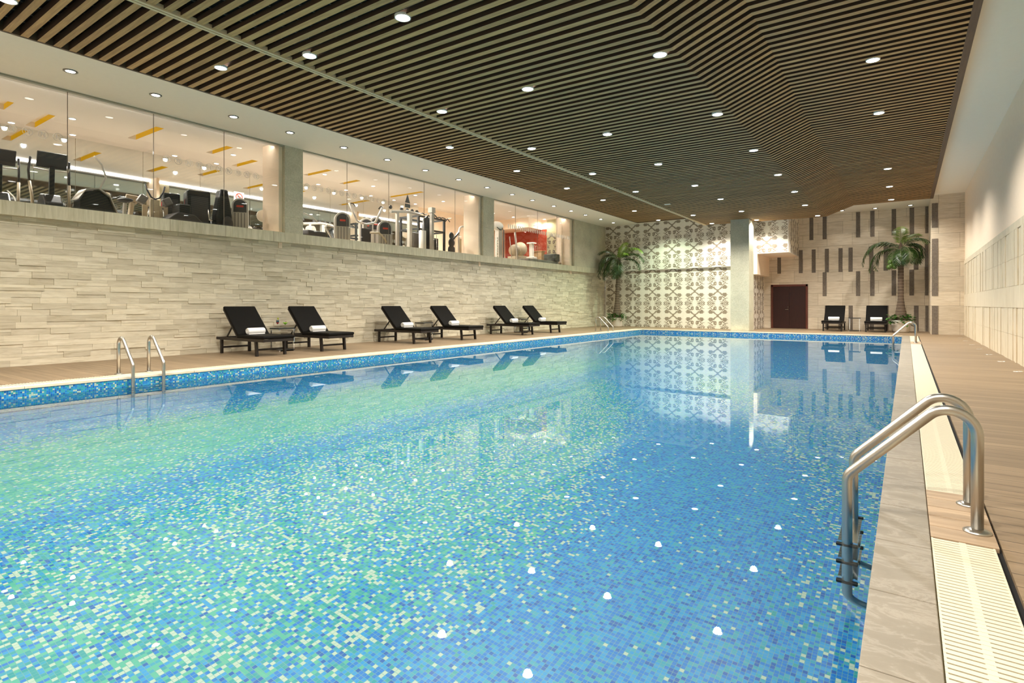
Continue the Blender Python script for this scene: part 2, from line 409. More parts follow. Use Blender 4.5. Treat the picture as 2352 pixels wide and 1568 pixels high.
for i0, i1 in LI: b.box(-11.025, -10.745, i0, i1, -.03, 0, 2)
b.box(-10.74, .1, PY1 + .12, PY1 + .27, -.12, -.03, 1)
x = -10.74
while x < .36: b.box(x, x + .026, PY1 + .122, PY1 + .268, -.03, -.002); x += .04
struct('trim_grating_left', b, ['white', 'gap', 'band'])

# ------------------------------------------------------------------ left wall: ledger stones, sill, piers
b = MB().box(XW - .12, XW - .03, NEAR, 29.35, 0, 2.95)
struct('wall_left_core', b, 'gap')
b = MB(); z = 0.; r = random.Random(3)
while z < 2.9:
    hrow = r.choice([.12, .125, .13]); y = NEAR + r.random() * .3
    while y < 29.2:
        L = r.uniform(.36, .72); y1 = min(y + L, 29.3)
        if r.random() < .28:
            hh = hrow / 2
            for q in (0, 1):
                d = r.choice([0, .002, .005, .01, .015, .02]); b.box(XW - .04, XW + d, y + .0012, y1 - .0012, z + q * hh + .001, min(z + (q + 1) * hh, 2.92) - .001)
        else:
            d = r.choice([0, .002, .004, .007, .01, .014, .019, .024]); b.box(XW - .04, XW + d, y + .0012, y1 - .0012, z + .001, min(z + hrow, 2.92) - .001)
        y = y1
    z += hrow
struct('wall_left', b, 'ledger')
b = MB(); y = NEAR
while y < 29.2:
    y1 = min(y + 1.3, 29.3); b.box(-14.3, -13.9, y + .0015, y1 - .0015, 2.9, 3.17); y = y1
b.box(-14.28, -13.93, NEAR, 29.15, 2.91, 3.165, 1)
struct('trim_sill', b, ['sill', 'gap'])
b = MB()
for y0, y1, cuts in ((8.97, 9.53, (3.17, 3.62, 4.1, 4.62, ZS)), (17.78, 18.5, (3.17, 4.3, ZS)), (25.35, 29.3, (3.17, ZS))):
    for c0, c1 in zip(cuts, cuts[1:]): b.box(-14.3, -13.94, y0, y1, c0 + .002, c1 - .002)
struct('wall_left_piers', b, 'column')
b = MB()
for y0, y1 in ((8.87, 8.97), (17.64, 17.76), (25.1, 25.3)): b.box(-14.86, -14.07, y0, y1, GF, GC)
struct('wall_gym_piers', b, 'plaster2')
b = MB()
b.box(-14.05, -13.96, NEAR, 8.97, 5.535, ZS, 0); b.box(-14.05, -13.96, 9.53, 17.78, 5.535, ZS, 0); b.box(-14.05, -13.96, 18.5, 25.35, 5.535, ZS, 0)
b.box(-14.3, -14.05, NEAR, 25.35, ZS, GC + .1, 1)
struct('trim_window_head', b, [simple('head_channel', srgb(150, 148, 128), .4), 'gymwhite'])
b = MB().box(-14.325, -14.302, NEAR, 25.2, 5.585, 5.64); struct('trim_cove_light', b, 'cove')
# ------------------------------------------------------------------ windows: frameless panes with printed dots
def window(name, cuts, dots):
    w = empty(name, (XG, cuts[0], 3.17), kind='structure')
    for a, c in zip(cuts, cuts[1:]):
        p = MB().box(-.004, .004, a + .006 - cuts[0], c - .006 - cuts[0], 0, 5.54 - 3.17).build('pane', 'glass', w)
    for c in cuts[1:-1]: MB().box(-.006, .006, c - .005 - cuts[0], c + .005 - cuts[0], 0, 5.54 - 3.17).build('seam', simple('pane_seam', srgb(110, 100, 84), .5), w)
    for d0, d1, style in dots:
        b = MB(); y = d0
        while y < d1:
            if style == 'oval':
                b.prism([(y - cuts[0] + .045 * math.cos(t * PI / 8), 4.57 - 3.17 + .1 * math.sin(t * PI / 8)) for t in range(16)], .006, .008, 'x'); y += .155
            else:           # ring with slanted strokes inside
                c = y - cuts[0]; R, r_ = .085, .074
                for t in range(20):
                    a0, a1 = t * PI / 10, (t + 1) * PI / 10
                    b.add([(.008, c + q * math.cos(a), 4.57 - 3.17 + q * math.sin(a)) for a, q in ((a0, R), (a1, R), (a1, r_), (a0, r_))], [(0, 1, 2, 3)])
                for e, f in (((-.03, -.045), (-.03, .05)), ((-.03, .05), (.03, -.05)), ((.03, -.05), (.03, .045))):
                    b.beam((.008, c + e[0], 1.4 + e[1]), (.008, c + f[0], 1.4 + f[1]), .012, .003, up=(1, 0, 0))
                y += .24
        b.build('dot_print', style == 'oval' and 'dot' or M.setdefault('faint', faint()), w)
    return w
def faint():
    t = NT('faint_print'); a = t.node('ShaderNodeBsdfTransparent'); d = t.node('ShaderNodeBsdfDiffuse'); d.inputs[0].default_value = (.9, .88, .84, 1)
    m = t.node('ShaderNodeMixShader'); m.inputs[0].default_value = .45
    t.link(a.outputs[0], m.inputs[1]); t.link(d.outputs[0], m.inputs[2]); t.link(m.outputs[0], t.out.inputs[0]); return t.m
def yx(px): return onX(px, 400, XG).y
window('window_1', [NEAR, -.6, .98, 2.55, yx(155), yx(352.5), yx(514.5), 8.97], [(3.0, 4.1, 'ring'), (6.0, 8.3, 'ring')])
window('window_2', [9.53, yx(797), yx(893), yx(974), yx(1045), 17.75], [(9.7, 12.6, 'ring')])
w3 = window('window_3', [18.5, yx(1184), yx(1234.5), yx(1279), 25.3], [(19.6, 24.9, 'oval')])

# ------------------------------------------------------------------ gym shell behind the glass
MY1 = 18.4
EY = 25.2
b = MB().box(-18.4, -14.3, NEAR, EY + .2, GF - .1, GF); struct('floor_gym', b, 'gymfloor')
b = MB().box(XM - .2, XM - .03, NEAR, EY + .2, GF, GC + .1); struct('wall_gym_back', b, 'plaster2')
slots = [[(62, 289), (84, 264), (127, 266), (95, 288)], [(290, 316), (360, 291), (376, 295), (315, 320)], [(472, 350), (520, 335), (536, 339), (492, 352)], [(530, 379), (580, 367), (591, 371), (545, 383)],
         [(0, 250), (0, 232), (24, 234), (0, 250)], [(700, 402), (748, 388), (757, 391), (712, 404)], [(780, 421), (819, 413), (826, 415), (790, 423)], [(890, 452), (965, 439), (973, 441), (905, 453)]]
rects = []
for q in slots:
    p = [onZ(*v, GC) for v in q]; x0, x1 = min(v.x for v in p), max(v.x for v in p); yc = sum(v.y for v in p) / 4
    x1 = min(x1, -14.6); rects.append((max(x0, -18.0), x1, yc - .1, yc + .1))
xs = sorted({XM - .1, -14.05, *[v for r_ in rects for v in r_[:2]]}); ys = sorted({NEAR, EY + .1, *[v for r_ in rects for v in r_[2:]]})
b = MB()
for xa, xb in zip(xs, xs[1:]):
    for ya, yb in zip(ys, ys[1:]):
        cx, cy = (xa + xb) / 2, (ya + yb) / 2
        if any(r_[0] < cx < r_[1] and r_[2] < cy < r_[3] for r_ in rects): continue
        b.add([(xa, ya, GC), (xb, ya, GC), (xb, yb, GC), (xa, yb, GC)], [(0, 1, 2, 3)])
struct('ceiling_gym', b, 'gymwhite')
for k, (x0, x1, y0, y1) in enumerate(rects):
    b = MB(); zt = GC + .13
    b.add([(x0, y0, GC), (x1, y0, GC), (x1, y1, GC), (x0, y1, GC), (x0, y0, zt), (x1, y0, zt), (x1, y1, zt), (x0, y1, zt)], [(0, 1, 5, 4), (1, 2, 6, 5), (3, 0, 4, 7)], 0)
    b.add([(x1, y1, GC), (x0, y1, GC), (x0, y1, zt), (x1, y1, zt)], [(0, 1, 2, 3)], 1)
    b.add([(x0, y0, zt), (x1, y0, zt), (x1, y1, zt), (x0, y1, zt)], [(0, 1, 2, 3)], 0)
    o = b.build('ceiling_slot_light', ['gymwhite', 'amber'])
    tag(o, 'amber recessed slot light in the gym ceiling, %s from the left' % ORD[[4, 0, 1, 2, 3, 5, 6, 7].index(k)], 'ceiling light', 'amber slot lights over the gym')
g = empty('wall_mirror', (XM, 0, GF), 0, 'wall to wall mirror at the back of the gym, seams between its sheets', 'mirror')
y = NEAR
while y < MY1 - .1:
    y1 = min(y + 1.62, MY1); MB().box(-.02, 0, y + .004, y1 - .004, 0, GC - GF).build('mirror_sheet', 'mirror', g); y = y1
b = MB()                              # end wall of the gym
eo = onY(1256, 540, EY).x
b.box(XM - .1, eo, EY, EY + .1, GF, onY(1200, 531, EY).z, 0); b.box(XM - .1, eo, EY, EY + .1, onY(1200, 531, EY).z, GC, 1)
b.box(eo, onY(1283, 540, EY).x, EY, EY + .1, GF, GC, 2); b.box(onY(1283, 540, EY).x, onY(1295, 540, EY).x, EY - .25, EY + .1, GF, GC, 1); b.box(onY(1295, 540, EY).x, -14.3, EY, EY + .1, GF, 5.0, 3); b.box(onY(1295, 540, EY).x, -14.3, EY, EY + .1, 5.0, GC, 1)
struct('wall_gym_end', b, ['orange', 'plaster2', simple('sage_paint', srgb(186, 180, 144), .8), simple('brown_panel', srgb(150, 116, 84), .6)])
b = MB().box(-18.4, -14.0, NEAR - .1, NEAR, GF, GC + .1); struct('wall_gym_near', b, 'plaster2')
b = MB()                              # dropped bulkhead across the end of the gym
b.box(XM, -15.8, 23.9, EY, 5.15, GC); struct('ceiling_gym_bulkhead', b, 'plaster2')

# ------------------------------------------------------------------ floral mosaic
GW, GH = 22, 25
G = [[0] * GW for _ in range(GH)]
def dot(cx, cy, rx, ry=None):
    ry = ry or rx
    for j in range(GH):
        for i in range(GW):
            if ((i - cx) / rx) ** 2 + ((j - cy) / ry) ** 2 <= 1: G[j][i] = 1
def stroke(x0, y0, x1, y1, w=.8):
    n = 40
    for k in range(n + 1): dot(x0 + (x1 - x0) * k / n, y0 + (y1 - y0) * k / n, w)
for q in range(4): dot(.7 + 2.0 * q, .9 + 1.8 * q, 1.4 if q < 2 else 1.6)
dot(6.5, 8.0, 1.1); stroke(8.8, 9.2, 9.6, 4.2, .5)
dot(13, 7.3, 3.8, 4.1); stroke(17, 6.8, 18, 6.8, .5)
dot(4.3, 14.2, 3.2, 4.2); stroke(4.9, 12.6, 4.9, 13.2, .5)
G[14][4] = G[15][3] = 0
stroke(8.8, 9.8, 8.8, 11.6, .7); stroke(6.4, 11.2, 11.2, 12.8, .7); stroke(11.2, 12.9, 13.6, 16.4, .8); stroke(13.6, 15.4, 15.6, 13.6, .7); stroke(15.6, 13.6, 18, 13.6, .5)
stroke(7.6, 18.4, 11.6, 16.8, .7); stroke(4.6, 21.2, 8.6, 20.9, .8); stroke(8.6, 20.9, 12.2, 17.8, .7)
stroke(5, 24, 9.6, 23.6, .9); stroke(9.6, 23.4, 14.8, 18.8, .75)
stroke(12.2, 24.2, 17.2, 20.6, .75); stroke(16.6, 24.4, 18.6, 22.4, .8)
PER_S, PER_Z = (onY(1646.3, 660, 28.35) - onY(1543, 660, 28.55)).length / 2, 1.228
def motif(s, z):
    u = (s / PER_S) % 1.; v = (z / PER_Z) % 1.
    u = min(u, 1 - u) * 2; v = min(v, 1 - v) * 2
    return G[min(GH - 1, int(v * GH))][min(GW - 1, int(u * GW))]
def floral(b, o, d, n, s0, s1, z0, z1, sa, za):
    """pattern tiles on the wall through o along d, standing 2 mm proud along n"""
    ds, dz = PER_S / (2 * GW), PER_Z / (2 * GH); i0, i1 = math.ceil((s0 - sa) / ds), int((s1 - sa) / ds)
    j0, j1 = math.ceil((z0 - za) / dz), int((z1 - za) / dz)
    for j in range(j0, j1):
        i = i0
        while i < i1:
            if motif((i + .5) * ds, (j + .5) * dz):
                k = i
                while k < i1 and motif((k + .5) * ds, (j + .5) * dz): k += 1
                P = [o + d * (sa + i * ds) + Vector((0, 0, za + j * dz)) + n * .002, o + d * (sa + k * ds) + Vector((0, 0, za + j * dz)) + n * .002]
                b.add([P[0], P[1], P[1] + Vector((0, 0, dz)), P[0] + Vector((0, 0, dz))], [(0, 1, 2, 3)], 1); i = k
            else: i += 1
fd = Vector((-1, .101, 0)).normalized(); fn = Vector((-fd.y, fd.x, 0)); fo = Vector((-5.98, 28.3, 0))
if fn.y > 0: fn = -fn
def wslab(b, o, d, n, s0, s1, z0, z1, th, mi=0):
    A = [o + d * s for s in (s0, s1)]; vs = []
    for z in (z0, z1):
        for p in (A[0], A[1], A[1] - n * th, A[0] - n * th): vs.append(p + Vector((0, 0, z)))
    b.add(vs, [(0, 1, 2, 3), (4, 5, 6, 7), (0, 1, 5, 4), (1, 2, 6, 5), (2, 3, 7, 6), (3, 0, 4, 7)], mi)
FL = 8.06
sax = (onY(1593.2, 660, 28.45) - fo).dot(fd)
b = MB(); wslab(b, fo, fd, fn, 0, FL, 0, 3.06, .2); floral(b, fo, fd, fn, .02, FL - .02, 0, 3.05, sax, .643)
Xp = Vector((0, 1, 0)); floral(b, fo, Xp, Vector((1, 0, 0)), 0.02, 2.7, 0, 2.62, .3, .643)
b.box(-6.2, -5.98, 28.3, FAR, 0, 2.62)
struct('wall_far_floral', b, ['tilebg', 'tilefg'])
b = MB(); uo = fo + fn * .12
wslab(b, uo, fd, fn, -1.61, FL, 3.58, ZS, .3); wslab(b, uo, fd, fn, .27, FL, 3.05, 3.58, .3)
b.box(-4.67, -4.375, 28.35, FAR, 3.58, ZS)
floral(b, uo, fd, fn, -1.60, FL - .02, 3.6, ZS, sax, 4.08); floral(b, uo, fd, fn, .28, FL - .02, 3.06, 3.6, sax, 4.08)
floral(b, Vector((-4.375, 28.1, 0)), Xp, Vector((1, 0, 0)), .05, 2.85, 3.6, ZS, .4, 4.08)
struct('wall_far_bulkhead', b, ['tilebg', 'tilefg'])
b = MB(); b.box(-6.3, -5.73, 28.13, FAR, 2.62, 3.6); b.box(-5.74, -4.4, 28.15, FAR, 3.575, 3.6)
struct('wall_far_beam', b, 'plaster2')
b = MB(); cz = [0, .9, 1.8, 2.7, 3.6, 4.5, ZS]
for c0, c1 in zip(cz, cz[1:]): b.box(-6.52, -5.73, 26.45, 27.35, c0 + .0015, c1 - .0015)
struct('wall_column', b, 'column')

# ------------------------------------------------------------------ far travertine wall, pilaster, strips
b = MB().box(-6.2, .95, FAR, FAR + .2, 0, ZS); struct('wall_far', b, 'trav')
def zpx(zx, zy): return (zx * .2296 + 1700, zy * .2296 + 460)
rowsA = [([713, 845, 1180, 1323, 1538, 1718, 1875], 180, 372), ([391, 607, 736, 868, 1004, 1105, 1312, 1457, 1600, 1760, 1872], 466, 713),
         ([845, 1180, 1322, 1538, 1716, 1873], 706, 958), ([868, 1004, 1106, 1316, 1462, 1762, 1876], 1049, 1312)]
b = MB()
for xs_, t, bt in rowsA:
    zt = onY(*zpx(1180, t), FAR).z if t > 200 else ZS; zb = onY(*zpx(1180, bt), FAR).z if bt < 1300 else 0
    for q in xs_:
        c = onY(*zpx(q, 900), FAR).x; b.box(c - .085, c + .085, FAR - .012, FAR, zb + (.012 if zb else 0), zt - .012)
b2 = MB().box(.80, 1.95, 28.0, FAR + .1, 0, ZS)
for t, bt in ((30, 275), (385, 955), (1055, 1340)):
    zt = min(ZS, onY(*zpx(1927, t), 28).z); zb = max(0, onY(*zpx(1927, bt), 28).z); b.box(.83, 1.03, 27.988, 28, zb, zt)
struct('trim_dark_strips', b, 'darkstone')
struct('wall_pilaster', b2, 'trav')
# ------------------------------------------------------------------ right wall: raised strips in bands
b = MB().box(1.86, 2.0, NEAR, 28.2, 0, ZS, 1)
r = random.Random(11)
for z0, z1, strips in ((0, .56, 1), (.56, 1.13, 1), (1.13, 1.59, 0), (1.59, 2.16, 1), (2.16, 2.75, 1), (2.75, 2.91, 0)):
    y = NEAR; rr = random.Random(5 if z0 < 1.2 else 8)
    while y < 28.1:
        w = rr.choice([.16, .18, .2, .34, .5, .22]) if strips else 1.1
        y1 = min(y + w, 28.1); gp = .005 if strips else .003; d = rr.choice([.0, .012, .02, .006]) if strips else .004
        b.box(1.86 - .022 + d - .008, 1.9, y + gp, y1 - gp, z0 + .0025, z1 - .0025); y = y1
struct('wall_right', b, ['travp', 'plaster2'])
b = MB().box(XW - .3, 2.1, NEAR - .15, NEAR, -.1, ZS + .1); struct('wall_near', b, 'plaster2')

# ------------------------------------------------------------------ ceilings: plaster soffit and hung timber slats
b = MB().box(XG - .06, 2.1, NEAR, FAR + .2, ZS, ZS + .12); struct('ceiling_soffit', b, 'plaster')
XE, ZL, XGR, ZG, XF1, ZF1, XF2, ZR, XR, XRO = -11.27, 5.38, -7.9, 5.03, -2.83, 4.975, -1.806, 5.36, .756, .861
YE = 27.45
PIT, SW, SD = .2065, .098, .1
def slats(b, x0, z0, x1, z1, y0, y1, SD=.07):
    y = y0
    while y < y1 - SW:
        vs = [(x, yy, z + dz) for dz in (0, SD) for yy in (y, y + SW) for x, z in ((x0, z0), (x1, z1))]
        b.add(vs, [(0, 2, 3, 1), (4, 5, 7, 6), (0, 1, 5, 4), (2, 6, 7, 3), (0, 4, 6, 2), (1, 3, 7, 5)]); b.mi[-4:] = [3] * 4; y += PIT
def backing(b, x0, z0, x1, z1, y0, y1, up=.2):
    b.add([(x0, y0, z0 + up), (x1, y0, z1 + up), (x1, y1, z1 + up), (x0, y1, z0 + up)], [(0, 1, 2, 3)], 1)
    x = x0 + .2
    while x < x1 - .1:
        z = z0 + (z1 - z0) * (x - x0) / (x1 - x0); b.box(x, x + .022, y0, y1, z + up - .03, z + up - .01, 2); x += .36
YS = NEAR + .1
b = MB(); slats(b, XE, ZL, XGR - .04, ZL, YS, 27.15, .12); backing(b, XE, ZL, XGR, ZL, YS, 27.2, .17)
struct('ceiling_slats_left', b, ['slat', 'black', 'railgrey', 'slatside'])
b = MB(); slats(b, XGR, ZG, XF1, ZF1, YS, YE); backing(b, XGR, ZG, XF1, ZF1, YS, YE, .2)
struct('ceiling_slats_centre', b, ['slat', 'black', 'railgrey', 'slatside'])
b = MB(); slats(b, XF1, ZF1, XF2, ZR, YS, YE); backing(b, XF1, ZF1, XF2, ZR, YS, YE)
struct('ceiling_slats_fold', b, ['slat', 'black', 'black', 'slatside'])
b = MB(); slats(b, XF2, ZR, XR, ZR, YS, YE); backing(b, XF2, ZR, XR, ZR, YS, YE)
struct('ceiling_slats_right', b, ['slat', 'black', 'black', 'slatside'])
b = MB()
b.box(XR, XRO, YS, YE + .03, ZR - .002, ZS); b.box(XE - .05, XE, YS, 27.25, ZL - .004, ZS)
b.box(XE, XGR - .04, 27.2, 27.25, ZL - .002, ZS)
for (xa, za), (xb, zb) in (((XGR, ZG), (XF1, ZF1)), ((XF1, ZF1), (XF2, ZR)), ((XF2, ZR), (XR, ZR))):
    b.add([(xa, YE, za), (xb, YE, zb), (xb, YE, ZS), (xa, YE, ZS), (xa, YE + .03, za), (xb, YE + .03, zb), (xb, YE + .03, ZS), (xa, YE + .03, ZS)],
          [(0, 1, 2, 3), (4, 5, 6, 7), (0, 1, 5, 4), (2, 3, 7, 6), (0, 3, 7, 4), (1, 2, 6, 5)])
struct('trim_ceiling_edge', b, 'trim')
b = MB()
b.box(XGR - .04, XGR - .012, YS, YE + .03, ZG + .03, ZS, 1)
for k in range(4): b.box(XGR - .10 + .034 * k, XGR - .076 + .034 * k, YS, YE + .03, ZG - .014 - .006 * (k % 2), ZG + .05, 0)
struct('trim_groove', b, ['groove', 'trim'])

for o in bpy.data.objects:
    if o.name in ('floor_pool', 'wall_pool_sides', 'wall_pool_ends'): o.cycles.is_caustics_receiver = True
# ------------------------------------------------------------------ door in the far wall
dr = empty('door_1', (-4.81, FAR - .005, 0), kind='structure')
b = MB(); b.box(-.84, -.74, -.05, 0, 0, 2.2); b.box(.74, .84, -.05, 0, 0, 2.2); b.box(-.84, .84, -.05, 0, 2.1, 2.2)
b.build('door_frame', 'doorframe', dr, .006)
for sx in (-1, 1):
    l = MB().box(min(0, sx * .738) + .003, max(0, sx * .738) - .003, -.03, 0, .01, 2.098).build('door_leaf', 'door', dr, .003)
    if sx < 0:
        MB().lathe([(.028, 0), (.028, .012), (.012, .014), (.012, .05)], n=14).build('handle_rose', 'chrome', l).matrix_local = Matrix.Translation((-.06, -.03, .95)) @ Matrix.Rotation(PI / 2, 4, 'X')
        MB().tube([(-.06, -.075, .95), (-.1, -.08, .95), (-.18, -.078, .948)], .01, 8).build('door_handle', 'chrome', l)
        MB().lathe([(.026, 0), (.026, .012), (.008, .014), (.008, .02)], n=14).build('door_lock', 'chrome', l).matrix_local = Matrix.Translation((-.06, -.03, 1.07)) @ Matrix.Rotation(PI / 2, 4, 'X')

# ------------------------------------------------------------------ downlights
def downlight(x, y, z, R, r_, label, group, ringm, lensm, power, color, nrm=(0, 0, -1), spot=155):
    t = empty('downlight', (x, y, z), 0, label, 'ceiling light', group)
    MB().lathe([(R, .02), (R, -.012), (r_ + .006, -.016), (r_, -.010)], n=28, cap=False).build('trim_ring', ringm, t)
    MB().lathe([(r_ + .003, -.010), (r_ * .7, -.015), (.001, -.017)], n=28, cap=False).build('lens', lensm, t)
    if power: lamp('SPOT', (0, 0, -.04), power, color, t, r_ * .8, spot, .6)
    return t
WARM = (1, .95, .865)
PW = 320.
rows = [('row left of the groove', -9.5, lambda x: ZL, [onZ(507, 155, ZL).y, onZ(1033, 338, ZL).y, onZ(1187, 392, ZL).y, onZ(1302, 432, ZL).y, onZ(1385, 459, ZL).y, onZ(1457, 484, ZL).y, onZ(1512, 505, ZL).y], (18, 0)),
        ('row right of the groove', -7.55, lambda x: ZG, [(711, 128), (1015, 256), (1221, 341), (1361, 399), (1460, 440), (1592, 494), (1635, 513)], None),
        ('middle row', -5.3, lambda x: ZG, [(925, 40), (1212, 204), (1395, 308), (1512, 377), (1596, 426), (1655, 457), (1703, 485), (1738, 505)], None),
        ('row beside the fold', -2.9, lambda x: ZF1, [(1516, 125), (1648, 262), (1731, 345), (1787, 401), (1825, 440), (1849, 471), (1878, 495)], None),
        ('rightmost row', -.47, lambda x: ZR, [(2005, 137), (2019, 259), (2039, 387), (2043, 428), (2047, 458)], None)]
def zat(x):
    if x < XGR: return ZL
    if x < XF1: return ZG + (ZF1 - ZG) * (x - XGR) / (XF1 - XGR)
    if x < XF2: return ZF1 + (ZR - ZF1) * (x - XF1) / (XF2 - XF1)
    return ZR
L0 = [(18, 0), (507, 155), (1033, 338), (1187, 392), (1302, 432), (1385, 459), (1457, 484), (1512, 505)]
for ri, (nm, xr, _, pts, _) in enumerate(rows):
    if ri == 0: pts = L0
    zr = [ZL, 5.02, 5.0, ZF1, ZR][ri]
    for k, q in enumerate(pts):
        p = onZ(*q, zr); p.z = zat(p.x)
        colr = WARM
        if ri == 0 and k >= 6: colr = (.78, 1, .74)
        downlight(p.x, min(p.y, YE - .12), p.z, .108, .092, 'bright downlight in the slatted ceiling, %s from the camera, %s' % (ORD[k], nm), 'downlights in the slatted ceiling', 'ring', 'lens', PW, colr, spot=142)
    for yb in ((-.9,) if ri == 0 else (2.1, -1.0)):      # the row goes on behind the camera
        lamp('SPOT', (pts and onZ(*pts[1], zr).x, yb, zr - .03), PW, WARM, None, .07, 142, .8)
SLI = [(162, 163), (359, 217), (538, 267), (669, 303), (791, 338), (891, 366), (980, 390), (1053, 412), (1120, 430), (1178, 446), (1225, 459), (1271, 473), (1312, 484), (1348, 493), (1380, 503), (1410, 511)]
for k, q in enumerate(SLI):
    p = onZ(*q, ZS)
    downlight(-12.8, p.y, ZS, .115, .075, 'small recessed downlight in the soffit above the windows, %s from the left' % ORD[k], 'downlights in the left soffit', 'ringdark', 'lens2', 22., WARM, spot=100)
for k, q in enumerate([(2091, 472), (2010, 479), (1934, 484)]):
    p = onZ(*q, 5.55)
    downlight(p.x, p.y, ZS, .115, .07, 'small recessed downlight in the soffit over the far loungers, %s from the right' % ORD[k], 'downlights in the far soffit', 'ringdark', 'lens2', 22., WARM, spot=100)
GL = [(166, 272, -16.35), (10, 285, -18), (26, 281, -17.85), (167, 309, -17.85), (401, 357, -17.85), (536, 355, -16.35), (497, 375, -17.85), (746, 400, -16.35), (731, 423, -17.85), (795, 436, -17.85), (857, 427, -16.35), (852, 449, -17.85), (954, 448, -16.35), (905, 459, -17.85), (954, 468, -17.8), (1018, 462, -16.35), (1133, 489, -16.4), (1179, 498, -16.35)]
GL = sorted([g for g in GL if g[0] != 10])
for k, (px, py, xx) in enumerate(GL):
    p = onZ(px, py, GC)
    downlight(p.x, p.y, GC, .085, .062, 'small bright downlight in the gym ceiling behind the glass, %s from the left' % ORD[k], 'downlights in the gym ceiling', 'ring', 'lens2', 165. if p.y < 20 else 35., (1, .93, .84), spot=165)
for k, (px, py) in enumerate([(1229, 519), (1251, 503)]):
    p = onZ(px, py, 5.15 if k == 0 else GC); 
    downlight(p.x, p.y, p.z, .085, .062, ['round downlight under the dropped bulkhead at the gym end', 'round downlight at the far end of the gym beside the last pane'][k], 'downlights in the gym ceiling', 'ring', 'lens2', 165. if p.y < 20 else 35., (1, .93, .84), spot=165)
for yb in (-1.6, 1.4): lamp('SPOT', (-16.4, yb, GC - .05), 165, (1, .93, .84), None, .06, 165, .6)
p = onZ(1533, 470, 5.0)
o = MB().box(-.11, .11, -.05, .05, -.02, .0).build('access_plate', 'frost'); o.location = (p.x, p.y, zat(p.x)); tag(o, 'small white rectangular plate on the slats beside the groove', 'ceiling plate')
for k, q in enumerate([(2339, 853), (2300.5, 830), (2272, 814), (2250, 801.4), (2232.6, 791.5), (2218, 782.7), (2205, 775.6)]):
    p = onZ(*q, 0); t = empty('floor_uplight', (p.x, p.y, 0), 0, 'round steel uplight set in the deck along the right wall, %s from the near end' % ORD[k], 'floor light', 'deck uplights along the right wall')
    MB().lathe([(.07, -.01), (.07, .004), (.052, .006), (.05, .001)], n=24, cap=False).build('trim_ring', 'steel', t)
    MB().lathe([(.05, .001), (.02, .003), (.001, .003)], n=24, cap=False).build('lens', 'ringdark', t)

# ------------------------------------------------------------------ ladders
def arc(c, r, a0, a1, n=8): return [(c[0] + r * math.cos(a0 + (a1 - a0) * k / n), c[1] + r * math.sin(a0 + (a1 - a0) * k / n)) for k in range(n + 1)]
def fillet(pts, rads, n=8):
    out = [pts[0]]
    for i in range(1, len(pts) - 1):
        a, p, c = (Vector(q) for q in pts[i - 1:i + 2]); r = rads[i - 1]
        u, v = (a - p).normalized(), (c - p).normalized(); ang = u.angle(v); t = r / math.tan(ang / 2)
        s, e = p + u * t, p + v * t; m = (u + v).normalized(); cen = p + m * (r / math.sin(ang / 2))
        for k in range(n + 1):
            w = s.lerp(e, k / n) - cen; out.append(tuple(cen + w.normalized() * r))
    out.append(pts[-1]); return out
def ladder(loc, sgn, dy, label, depth, steps=3, wide=1.):
    """loc = foot of the nearer rail on the deck; sgn +1: the deck lies towards +x"""
    t = empty('pool_ladder', loc, 0, label, 'pool ladder', 'steel ladders round the pool')
    W = .59 * wide
    prof = fillet([(0, 0), (0, .63), (-.17 * wide, .63), (-W, .20), (-W, -1.0 - depth), (-W + .34, -1.14 - depth)], [.12, .11, .09, .1])
    for k in (0, 1):
        pts = [(sgn * p[0], k * dy, p[1]) for p in prof]
        rl = MB().tube(pts, .0275, 16).build('handrail', 'steel', t)
        MB().lathe([(.062, .0), (.062, .006), (.05, .012), (.029, .02)], (0, k * dy, .002), 20).build('flange', 'steel', t)
    for s in range(steps):
        z = -.27 - .26 * s
        tr = MB(); tr.box(-.05, .05, .03, dy - .03, -.012, .012)
        for q in range(6): tr.box(-.042 + q * .0145, -.034 + q * .0145, .03, dy - .03, .012, .016)
        o = tr.build('tread', 'chrome', t); o.location = (-sgn * W, 0, z)
        for yy in (-.03, dy): MB().box(-.055, .055, yy, yy + .03, -.018, .02).build('end_cap', 'rubber', o, .006)
    return t
ladder((.305, 3.82, 0), 1, .49, 'large steel pool ladder in the right foreground with treads under the water', 0)
ladder((.24, 21.4, 0), 1, .5, 'distant steel pool ladder at the far right corner before the potted palm', .1)
a = ladder((-11.09, 3.98, 0), -1, .47, 'steel pool ladder on the left edge in front of the stone wall', .1, wide=.98)
b_ = ladder((-11.36, 22.62, 0), -1, .5, 'distant steel pool ladder at the far left corner by the palm', .1, wide=1.03)

